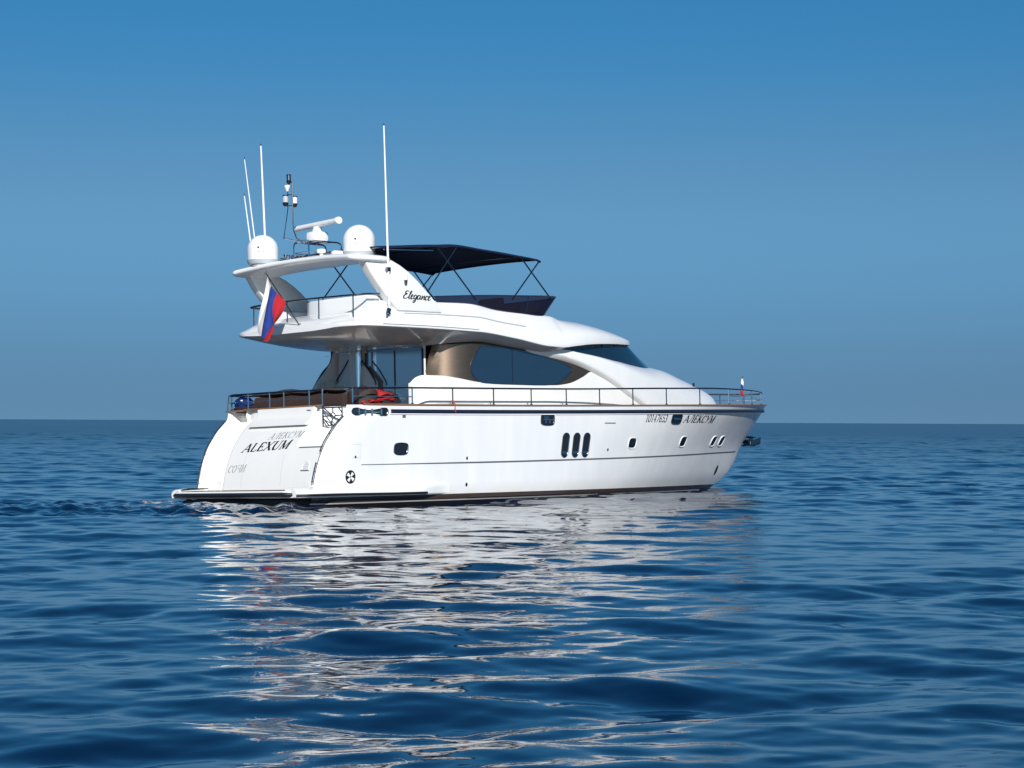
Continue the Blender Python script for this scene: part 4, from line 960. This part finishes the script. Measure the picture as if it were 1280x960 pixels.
# side panel with sloping shoulders and dark handrails
pa = MB(); pa.prism([(2.15, 2.0), (2.05, 3.15), (1.58, 3.62), (0.86, 3.66), (0.34, 3.2), (0.28, 2.0)], 'x', 4.48, 4.54, bev=0.012); pan = pa.build('stair_screen', CREAM, yacht)
hr = MB(); hr.tube([(4.44, 1.45, 3.86), (4.44, 1.62, 3.66), (4.44, 1.98, 3.30)], 0.022, 6); hr.tube([(4.44, 0.88, 3.80), (4.44, 0.56, 3.5), (4.44, 0.32, 3.20), (4.44, 0.30, 3.1)], 0.022, 6); hr.split('handrail', NAVY, pan)
sr = MB()
for k in range(8):
    x0_ = 3.55 + 0.20 * k; z0_ = 2.15 + 0.25 * k
    sr.box((x0_ + 0.3, 1.98, z0_), (0.42, 0.62, 0.05), bev=0.012); sr.box((x0_ + 0.48, 1.98, z0_ + 0.125), (0.02, 0.6, 0.22))
strs = sr.build('flybridge_stairs', CREAM, yacht)
lt = MB()
for k in range(8): lt.box((3.55 + 0.2 * k + 0.465, 2.0, 2.15 + 0.25 * k + 0.14), (0.008, 0.05, 0.05))
lt.split('step_light', BLACK, strs, smooth=False)
lt = MB(); lt.prism([(3.62, 2.0), (3.72, 2.9), (3.98, 3.25), (4.34, 3.62), (4.52, 3.86), (4.62, 4.12), (5.3, 4.12), (5.3, 2.0)], 'y', 2.27, 2.33, bev=0.01); lt.build('stair_side', CREAM, strs)
cw = MB(); cp = spl([(3.70, 2.38, 2.6), (4.0, 2.38, 3.12), (4.3, 2.38, 3.52), (4.58, 2.38, 3.80), (4.64, 2.38, 4.10), (4.5, 2.38, 4.3)], 6)
cw.grid([[(p[0] - 0.07, p[1], p[2] + 0.02), (p[0] - 0.02, p[1] - 0.04, p[2] + 0.03), (p[0] + 0.13, p[1], p[2] - 0.03), (p[0] + 0.02, p[1] + 0.05, p[2]), (p[0] - 0.07, p[1], p[2] + 0.02)] for p in cp]); cw.build('side_glazing', NAVY, yacht)
hl = MB(); hl.lathe([(0.05, 0.0), (0.05, -0.01), (0.0, -0.012)], (3.2, 0.9, 3.895), 12); hl.lathe([(0.05, 0.0), (0.05, -0.01), (0.0, -0.012)], (2.9, -0.4, 3.89), 12); hl.split('ceiling_spot', STEEL, yacht)

# anchor at the stem
an = MB()
an.tube([(20.55, 0.05, 1.58), (21.05, 0.0, 1.42), (21.25, 0.0, 1.38)], 0.05, 8); an.box((21.1, 0, 1.40), (0.36, 0.14, 0.2), (0, 0.1, 0), bev=0.04); an.box((21.0, 0.0, 1.62), (0.30, 0.34, 0.05), (0, 0.15, 0), bev=0.02)
an.prism([(20.78, 1.28), (21.38, 1.36), (21.42, 1.62), (21.2, 1.56), (20.95, 1.50), (20.8, 1.46)], 'y', -0.20, -0.15, bev=0.012); an.prism([(20.78, 1.28), (21.38, 1.36), (21.42, 1.62), (21.2, 1.56), (20.95, 1.50), (20.8, 1.46)], 'y', 0.15, 0.20, bev=0.012); an.tube([(20.85, -0.22, 1.36), (20.85, 0.22, 1.36)], 0.05, 8)
anc = an.build('bow_anchor', STEELD, yacht); anc.scale = (0.92, 0.92, 0.92); anc.location = (1.22, 0, 0.13)
# red cord tied to a stanchion
rc = MB(); x = 4.52; p = Vector(rail_pt(x, -1, 2.5)); rc.tube([p + Vector((0, -0.03, 0.02)), p + Vector((0.03, -0.07, -0.04)), p + Vector((0.0, -0.085, -0.14)), p + Vector((0.02, -0.085, -0.26))], 0.012, 6); rc.tube([p + Vector((-0.07, -0.03, 0.05)), p + Vector((0.0, -0.05, 0.0)), p + Vector((0.07, -0.03, 0.03))], 0.012, 6)
rc.build('tie_cord', FABRIC_RED, yacht)

#@TEXT
# ------------------------------------------------------------------ lettering, stroke by stroke
TH, TN = 0.17, 0.075                         # thick and thin strokes
def arc(cx, cy, rx, ry, a0, a1, n=10): return [(cx + rx * math.cos(R(a0 + (a1 - a0) * k / n)), cy + ry * math.sin(R(a0 + (a1 - a0) * k / n))) for k in range(n + 1)]
def sf(x, y, w=0.26): return ([(x - w / 2, y), (x + w / 2, y)], TN * 0.8)
GL = {   # advance, strokes
 'A': (0.86, [([(0.06, 0.03), (0.42, 0.98)], TN), ([(0.42, 0.98), (0.76, 0.03)], TH), ([(0.18, 0.34), (0.62, 0.34)], TN), sf(0.06, 0.03), sf(0.76, 0.03, 0.3)]),
 'L': (0.70, [([(0.16, 0.03), (0.16, 0.97)], TH), ([(0.16, 0.04), (0.62, 0.04)], TN), ([(0.62, 0.04), (0.64, 0.26)], TN), sf(0.16, 0.97)]),
 'E': (0.72, [([(0.16, 0.03), (0.16, 0.97)], TH), ([(0.1, 0.04), (0.62, 0.04)], TN), ([(0.1, 0.96), (0.60, 0.96)], TN), ([(0.16, 0.5), (0.46, 0.5)], TN), ([(0.62, 0.04), (0.64, 0.24)], TN), ([(0.60, 0.96), (0.6, 0.78)], TN), ([(0.46, 0.4), (0.46, 0.6)], TN)]),
 'X': (0.84, [([(0.08, 0.97), (0.72, 0.03)], TH), ([(0.70, 0.97), (0.08, 0.03)], TN), sf(0.1, 0.97), sf(0.7, 0.97), sf(0.08, 0.03), sf(0.73, 0.03)]),
 'U': (0.84, [([(0.15, 0.97), (0.15, 0.3), (0.2, 0.12), (0.32, 0.04)], TH), ([(0.32, 0.04), (0.5, 0.04), (0.64, 0.14), (0.68, 0.3), (0.68, 0.97)], TN), sf(0.15, 0.97), sf(0.68, 0.97)]),
 'M': (1.02, [([(0.14, 0.03), (0.14, 0.97)], TN), ([(0.14, 0.97), (0.48, 0.06)], TH), ([(0.48, 0.06), (0.82, 0.97)], TN), ([(0.84, 0.97), (0.84, 0.03)], TH), sf(0.14, 0.03), sf(0.84, 0.03), sf(0.1, 0.97, 0.2), sf(0.88, 0.97, 0.2)]),
 'l': (0.86, [([(0.06, 0.06), (0.14, 0.06), (0.22, 0.2), (0.38, 0.97)], TN), ([(0.68, 0.97), (0.68, 0.03)], TH), ([(0.36, 0.96), (0.76, 0.96)], TN), sf(0.68, 0.03)]),
 'K': (0.82, [([(0.16, 0.03), (0.16, 0.97)], TH), ([(0.2, 0.46), (0.62, 0.96)], TN), ([(0.32, 0.58), (0.70, 0.03)], TH), sf(0.16, 0.97), sf(0.16, 0.03), sf(0.64, 0.96, 0.2), sf(0.72, 0.03, 0.24)]),
 'C': (0.78, [(arc(0.42, 0.5, 0.32, 0.46, 120, 240), TH), (arc(0.42, 0.5, 0.32, 0.46, 240, 315), TN), (arc(0.42, 0.5, 0.32, 0.46, 45, 120), TN), ([(0.66, 0.96), (0.66, 0.7)], TN)]),
 'y': (0.82, [([(0.1, 0.97), (0.42, 0.36)], TH), ([(0.72, 0.97), (0.36, 0.2), (0.26, 0.06), (0.14, 0.05)], TN), sf(0.1, 0.97), sf(0.72, 0.97)]),
 'O': (0.84, [(arc(0.42, 0.5, 0.34, 0.46, 120, 240), TH), (arc(0.42, 0.5, 0.34, 0.46, 240, 300), TN), (arc(0.42, 0.5, 0.34, 0.46, -60, 60), TH), (arc(0.42, 0.5, 0.34, 0.46, 60, 120), TN)]),
 'h': (0.80, [([(0.14, 0.97), (0.14, 0.62), (0.24, 0.46), (0.5, 0.46), (0.66, 0.52)], TN), ([(0.66, 0.97), (0.66, 0.03)], TH), sf(0.14, 0.97), sf(0.66, 0.97), sf(0.66, 0.03)]),
 'i': (0.88, [([(0.14, 0.03), (0.14, 0.97)], TH), ([(0.72, 0.03), (0.72, 0.97)], TH), ([(0.14, 0.1), (0.72, 0.9)], TN), sf(0.14, 0.97), sf(0.14, 0.03), sf(0.72, 0.97), sf(0.72, 0.03)]),
 '1': (0.52, [([(0.3, 0.03), (0.3, 0.97), (0.14, 0.84)], TH * 0.8), sf(0.3, 0.03, 0.34)]),
 '0': (0.66, [(arc(0.33, 0.5, 0.24, 0.46, 100, 260), TH * 0.8), (arc(0.33, 0.5, 0.24, 0.46, -80, 80), TH * 0.8), ([(0.27, 0.96), (0.39, 0.96)], TN), ([(0.27, 0.04), (0.39, 0.04)], TN)]),
 '4': (0.66, [([(0.46, 0.03), (0.46, 0.97)], TH * 0.8), ([(0.46, 0.97), (0.08, 0.30), (0.62, 0.30)], TN), sf(0.46, 0.03)]),
 '7': (0.62, [([(0.1, 0.92), (0.58, 0.92), (0.26, 0.03)], TH * 0.75)]),
 '6': (0.66, [([(0.54, 0.95), (0.3, 0.8), (0.14, 0.5), (0.12, 0.28)], TH * 0.75), (arc(0.33, 0.28, 0.2, 0.24, -180, 180, 14), TH * 0.7)]),
 '5': (0.62, [([(0.52, 0.94), (0.2, 0.94), (0.16, 0.56), (0.32, 0.6)], TN * 1.2), (arc(0.3, 0.32, 0.24, 0.28, 80, -150), TH * 0.75)]),
 '3': (0.62, [(arc(0.3, 0.74, 0.2, 0.22, 150, -80), TH * 0.75), (arc(0.3, 0.28, 0.24, 0.25, 80, -150), TH * 0.75)]),
}
def letter_mesh(txt, fn, h, w_scale=1.0, shear=0.25, gap=0.06, bold=1.0):
    """fn(u, v, off) -> point; u runs along the line, v up, metres"""
    b_ = MB(); u = 0.0; k = 0
    for ch in txt:
        adv, st_ = GL[ch]
        for pts, w in st_:
            w = w * bold
            for i in range(len(pts) - 1):
                (x0, y0), (x1, y1) = pts[i], pts[i + 1]; dx, dy = x1 - x0, y1 - y0; L = math.hypot(dx, dy) or 1e-6
                sub = max(1, int(L * h / 0.035))
                nx, ny = -dy / L * w / 2, dx / L * w / 2; ex, ey = (dx / L * w * 0.18, dy / L * w * 0.18) if len(pts) > 2 else (0, 0)
                q = [(x0 - ex + nx, y0 - ey + ny), (x0 - ex - nx, y0 - ey - ny), (x1 + ex - nx, y1 + ey - ny), (x1 + ex + nx, y1 + ey + ny)]
                k += 1; off = 0.005 + 0.00012 * (k % 24)
                A_, B_q, C_, D_ = q
                def lp(p, r_, t): return (p[0] + (r_[0] - p[0]) * t, p[1] + (r_[1] - p[1]) * t)
                b_.grid([[fn((u + (a + shear * c) * w_scale) * h, c * h, off) for a, c in (lp(A_, D_, g / sub), lp(B_q, C_, g / sub))] for g in range(sub + 1)])
        u += (adv + gap) * w_scale
    return b_, u * h
def tline(y0, z0, dz):                       # a line of text on the transom, reading from port to starboard
    return lambda u, v, off: tr_p(y0 - u, z0 + dz * u + v, off)
b_, w = letter_mesh('ALEXUM', tline(0.93, 1.285, 0.035), 0.225, 1.60, 0.30, 0.05, 1.15); b_.build('lettering', INK, yacht, smooth=False, recalc=False, label='bold black name ALEXUM across the transom')
b_, w2 = letter_mesh('AlEKCyM', tline(0.05, 1.60, 0.03), 0.165, 1.24, 0.35, 0.09, 0.62); b_.build('lettering', INKG, yacht, smooth=False, recalc=False, label='thin grey Cyrillic name above the bold name on the transom')
b_, w3 = letter_mesh('COhi', tline(1.30, 0.76, 0.03), 0.19, 1.12, 0.30, 0.05, 0.55); b_.build('lettering', INKG, yacht, smooth=False, recalc=False, label='thin grey port name low on the transom')
def hline(x0, z0): return lambda u, v, off: hull_p(x0 + u, z0 + v, off, -1)
b_, w4 = letter_mesh('10147653', hline(12.35, 2.02), 0.225, 0.95, 0.25, 0.02, 1.05); b_.build('lettering', INK, yacht, smooth=False, recalc=False, label='registration number on the starboard bow')
b_, w5 = letter_mesh('AlEKCyM', hline(14.36, 2.02), 0.225, 1.36, 0.28, 0.03, 1.15); b_.build('lettering', INK, yacht, smooth=False, recalc=False, label='black Cyrillic name on the starboard bow')
print('TEXTW', w, w2, w3, w4, w5)
# brush-script word on the arch leg
SCR = [
 [(0.62, 0.95), (0.45, 1.0), (0.25, 0.92), (0.22, 0.72), (0.42, 0.62), (0.2, 0.52), (0.06, 0.3), (0.14, 0.08), (0.38, 0.05), (0.6, 0.22)],
 [(0.62, 0.2), (0.95, 0.75), (0.98, 0.98), (0.86, 0.9), (0.76, 0.3), (0.8, 0.05), (0.95, 0.12)],
 [(0.95, 0.15), (1.2, 0.42), (1.2, 0.56), (1.06, 0.5), (1.02, 0.2), (1.14, 0.04), (1.34, 0.16)],
 [(1.72, 0.5), (1.52, 0.56), (1.38, 0.34), (1.42, 0.1), (1.58, 0.12), (1.74, 0.5), (1.62, -0.2), (1.42, -0.38), (1.36, -0.22), (1.62, -0.02), (1.84, 0.18)],
 [(2.18, 0.5), (1.98, 0.56), (1.84, 0.3), (1.9, 0.06), (2.06, 0.14), (2.2, 0.52), (2.18, 0.1), (2.32, 0.1)],
 [(2.34, 0.08), (2.44, 0.54), (2.42, 0.08), (2.6, 0.46), (2.72, 0.5), (2.72, 0.1), (2.84, 0.1)],
 [(3.18, 0.46), (3.06, 0.56), (2.9, 0.38), (2.9, 0.12), (3.04, 0.04), (3.22, 0.2)],
 [(3.22, 0.2), (3.46, 0.42), (3.44, 0.56), (3.3, 0.48), (3.28, 0.16), (3.4, 0.04), (3.6, 0.18)]]
b_ = MB(); hh_ = 0.21; k = 0
for st_ in SCR:
    ps_ = [p[:2] for p in spl([(a, c, 0) for a, c in st_], 5)]
    for i in range(len(ps_) - 1):
        (x0, y0), (x1, y1) = ps_[i], ps_[i + 1]; dx, dy = x1 - x0, y1 - y0; L = math.hypot(dx, dy) or 1e-6
        w = 0.15 if dy < -0.3 * abs(dx) else 0.085
        nx, ny = -dy / L * w / 2, dx / L * w / 2; ex, ey = dx / L * 0.03, dy / L * 0.03
        k += 1; off = 0.005 + 0.0001 * (k % 30)
        b_.add([(2.95 + (a * 0.27 + 0.06 * c) * 1.0, -2.52 - off, 5.20 + c * hh_ - 0.005 * a) for a, c in ((x0 - ex + nx, y0 - ey + ny), (x0 - ex - nx, y0 - ey - ny), (x1 + ex - nx, y1 + ey - ny), (x1 + ex + nx, y1 + ey + ny))], [(0, 1, 2, 3)])
b_.build('lettering', INK, yacht, smooth=False, recalc=False, label='black brush-script word on the arch leg')

#@THINGS
# ------------------------------------------------------------------ flags and loose things
# ensign: raked staff on the flybridge overhang, cloth hanging and blown aft
flag = thing('ensign_flag', 'white, blue and red striped flag hanging from a raked staff at the stern', 'flag', (1.25, -0.42, 4.52))
fb0 = Vector((0, 0, 0)); fb1 = Vector((-1.13, 0, 1.37))
q = MB(); q.tube([fb0, fb1], [0.019, 0.014], 8); q.lathe([(0.03, -0.02), (0.03, 0.1), (0.0, 0.1)], (0, 0, 0), 10); q.lathe([(0, 0.04), (0.028, 0.02), (0.028, -0.02), (0, -0.03)], fb1, 10); q.build('flag_staff', STEELD, flag)
FOLD = 1.5
cl = MB(); nu, nv = 26, 34; rows = []
a_, b__ = fb1 * 0.93, fb1 * 0.47            # hoist corners on the staff: top (white) and lower (red)
for i in range(nu + 1):
    u = i / nu; h0 = a_.lerp(b__, u); col = []; wv = 0.05 * math.sin(u * 6.5 + 0.6)
    for j in range(nv + 1):
        v = j / nv
        # cloth falls from the staff, gathers and drifts aft and to port
        drop = Vector((-0.02 - 0.28 * v * (1 - 0.15 * u), 0.27 * v + 0.10 * math.sin(3.1 * v + 4 * u), (-1.17 - 0.10 * math.sin(2.6 * u + 0.5)) * v))
        gather = Vector((-0.18, 0.05, 0.38)) * (u - 0.5) * v * 0.9
        foldx = 0.10 * math.sin(u * 10.0 + 1.6 * v + FOLD) * v; foldy = 0.14 * math.sin(u * 10.0 + 0.9 + 1.2 * v + FOLD) * v ** 0.8
        squeeze = (0.5 - u) * v * 0.0
        p = h0 + drop + Vector((foldx, foldy, 0.03 * math.sin(u * 7) * v)) - gather * 0
        p += (a_.lerp(b__, 0.55) - h0) * (0.50 * v) + Vector((wv, -wv, 0)) * math.sin(5.5 * v)
        col.append(p)
    rows.append(col)
for i in range(nu):
    mi = 0 if (i + 0.5) / nu < 0.333 else 1 if (i + 0.5) / nu < 0.667 else 2
    cl.grid(rows[i:i + 2], mi)
cl.build('flag_cloth', [FWHITE, FBLUE, FRED], flag, ang=80)
# bow jack
jack = thing('bow_flag', 'tiny white, blue and red flag furled on a short staff at the bow rail', 'flag', (20.25, 0.0, 2.66))
q = MB(); q.tube([(0, 0, 0), (0, 0, 0.98)], 0.012, 8); q.build('flag_staff', STEELD, jack)
for k, m_ in enumerate((FWHITE, FBLUE, FRED)):
    q = MB(); rows = []
    for z in np.linspace(0, 1, 12):
        zz = 0.90 - 0.15 * k - 0.28 * z; w = 0.025 + 0.035 * math.sin(z * 3.0)
        rows.append([(-0.01 - w * math.cos(a) * (1 if math.cos(a) > 0 else 0.3) - 0.02 * k, w * 0.8 * math.sin(a), zz) for a in np.linspace(0, 2 * math.pi, 9)])
    q.grid(rows); q.build('flag_cloth', m_, jack)

# wicker sofa along the stern
sofa = thing('wicker_sofa', 'long brown wicker sofa with dark cushions behind the stern rail', 'sofa', (2.0, 0.3, 1.55))
q = MB(); q.box((0.3, 0, 0.22), (0.75, 3.4, 0.40), bev=0.05); q.build('seat_base', WICKER, sofa)
q = MB()
rows = [[(-0.30 + 0.10 * (1 - abs(v) ** 3) * 0 + x_, 1.85 * v, z_ + 0.02 * math.sin(9 * v)) for x_, z_ in ((0.12, 0.3), (0.0, 0.7), (-0.05, 1.12), (0.0, 1.22), (0.1, 1.2), (0.14, 1.0), (0.2, 0.4))] for v in np.linspace(-1, 1, 40)]
q.grid(rows); q.add(rows[0], [tuple(range(7))]); q.add(rows[-1], [tuple(range(7))]); q.build('backrest', WICKER, sofa)
for y in (-1.2, -0.4, 0.4, 1.2):
    q = MB(); q.box((0.06, y, 1.06 + 0.03 * math.sin(y * 5)), (0.22, 0.78, 0.5), (0, R(8), R(2 * y)), bev=0.09, seg=3); q.build('back_cushion', CUSH, sofa)
for y in (-0.85, 0.85):
    q = MB(); q.box((0.34, y, 0.5), (0.66, 1.6, 0.16), bev=0.06, seg=3); q.build('seat_cushion', CUSH, sofa)
# table with a dark runner
tab = thing('cockpit_table', 'dark brown oval dining table in the middle of the aft cockpit', 'table', (3.0, -0.1, 1.55))
q = MB(); q.lathe([(0, 0.78), (0.6, 0.78), (0.66, 0.76), (0.66, 0.72), (0, 0.71)], (0, 0, 0), 32); top_o = q.build('table_top', TEAK, tab); top_o.scale = (1, 1.5, 1)
q = MB(); q.tube([(0, 0, 0.0), (0, 0, 0.72)], [0.12, 0.07], 14); q.lathe([(0.3, 0.0), (0.28, 0.03), (0.1, 0.06)], (0, 0, 0), 20); q.build('table_leg', STEELD, tab)
# covered sunbed rolled up on top of the sofa back
cov = thing('folded_sunbed_cover', 'dark brown padded cover lying folded along the top of the sofa back', 'cover', (1.86, 0.5, 2.76))
q = MB(); rows = []
for v in np.linspace(-1, 1, 44):
    y = 1.85 * v; k = (1 - abs(v) ** 5) ** 0.5 if abs(v) < 1 else 0.05; hgt = 0.075 * k * (1 + 0.16 * math.sin(4.1 * v + 0.7) + 0.1 * math.sin(11 * v)); wd = 0.24 * (0.5 + 0.5 * k)
    rows.append([(wd * math.cos(a) * (1 + 0.06 * math.sin(9 * v + 3 * a)), y, 0.10 + hgt * math.sin(a) + 0.02 * math.sin(7 * v)) for a in np.linspace(0, 2 * math.pi, 17)])
q.grid(rows); q.build('padded_cover', CUSH, cov)
# two wicker chairs
def chair(label, x, y, rz):
    t = thing('wicker_chair', label, 'chair', (x, y, 1.55), 'wicker chairs in the aft cockpit')
    t.matrix_world = t.matrix_world @ Matrix.Rotation(rz, 4, 'Z')
    q = MB(); q.box((0, 0, 0.40), (0.56, 0.56, 0.12), bev=0.04); q.build('seat', WICKER, t)
    q = MB(); q.grid([[(-0.28 - 0.06 * z_ + 0.16 * (abs(v) ** 2), 0.30 * v, 0.42 + 0.86 * z_ - 0.12 * abs(v) ** 3 * z_) for z_ in np.linspace(0, 1, 8)] for v in np.linspace(-1, 1, 14)])
    q.grid([[(-0.24 - 0.06 * z_ + 0.16 * (abs(v) ** 2), 0.28 * v, 0.42 + 0.85 * z_ - 0.12 * abs(v) ** 3 * z_) for z_ in np.linspace(0, 1, 8)] for v in np.linspace(-1, 1, 14)]); q.build('backrest', WICKER, t)
    for sx in (-1, 1):
        for sy in (-1, 1):
            q = MB(); q.tube([(0.23 * sx, 0.23 * sy, 0), (0.22 * sx, 0.22 * sy, 0.36)], 0.025, 8); q.build('leg', WICKER, t)
    for sy in (-1, 1):
        q = MB(); q.tube([(-0.26, 0.29 * sy, 0.74), (0.1, 0.31 * sy, 0.74), (0.24, 0.30 * sy, 0.68), (0.25, 0.29 * sy, 0.42)], 0.03, 8); q.build('armrest', WICKER, t)
    q = MB(); q.box((0, 0, 0.50), (0.5, 0.5, 0.09), bev=0.04, seg=3); q.build('seat_cushion', CUSH, t)
chair('brown wicker chair beside the stern gate, nearer the red bundle', 2.35, -1.45, R(20))
chair('dark wicker chair under the red bundle by the starboard rail', 2.0, -2.05, R(85))
# red and black bundle of life jackets on the side bench
bun = thing('life_jacket_pile', 'crumpled red and black life jackets heaped behind the starboard rail', 'life jackets', (2.35, -2.15, 2.30))
def crumple(name, c, d, m, seed, amp=0.12, n=22):
    r4 = np.random.default_rng(seed); ph = r4.uniform(0, 6.28, 12); q = MB(); rows = []
    for i in range(n + 1):
        th = math.pi * i / n; row = []
        for j in range(2 * n + 1):
            p = 2 * math.pi * j / (2 * n); x, y, z = math.sin(th) * math.cos(p), math.sin(th) * math.sin(p), math.cos(th)
            k = 1 + amp * (math.sin(5 * x + 3 * z + ph[0]) + math.sin(6 * y - 4 * x + ph[1]) * 0.8 + math.sin(9 * z + 5 * y + ph[2]) * 0.6 + 0.5 * math.sin(13 * x - 8 * z + ph[3]))
            row.append((c[0] + d[0] * x * k, c[1] + d[1] * y * k, c[2] + d[2] * z * k))
        rows.append(row)
    q.grid(rows); return q.build(name, m, bun if name.startswith('red') or name.startswith('black') else None, ang=70)
crumple('red_jacket', (0.12, 0.0, 0.36), (0.46, 0.2, 0.145), REDC, 3, 0.13); crumple('red_jacket', (-0.30, -0.05, 0.22), (0.34, 0.2, 0.07), REDC, 8, 0.14)
crumple('black_bag', (0.35, 0.08, 0.26), (0.48, 0.24, 0.24), DARKC, 5, 0.08); crumple('black_bag', (-0.45, 0.1, 0.34), (0.24, 0.22, 0.30), DARKC, 6, 0.08)
q = MB(); q.box((0.1, 0.08, -0.02), (1.7, 0.5, 0.1), bev=0.03); q.build('black_bench_pad', DARKC, bun)
# blue covered outboard at the port quarter
bl = thing('gear_cover', 'crumpled blue fabric cover over gear at the far stern corner', 'cover', (1.32, 2.12, 2.40))
def lump(name, c, d, m, seed, par):
    o = crumple(name, c, d, m, seed, 0.06); o.parent = par; return o
lump('blue_fabric', (0.0, 0.02, 0.22), (0.22, 0.34, 0.19), BLUEC, 12, bl); lump('dark_base', (0.02, -0.02, 0.08), (0.24, 0.40, 0.12), DARKC, 14, bl)
q = MB(); q.box((-0.19, -0.12, 0.3), (0.02, 0.06, 0.035), (0, 0.2, 0.3), bev=0.004); q.build('white_tab', DOMEW, bl)
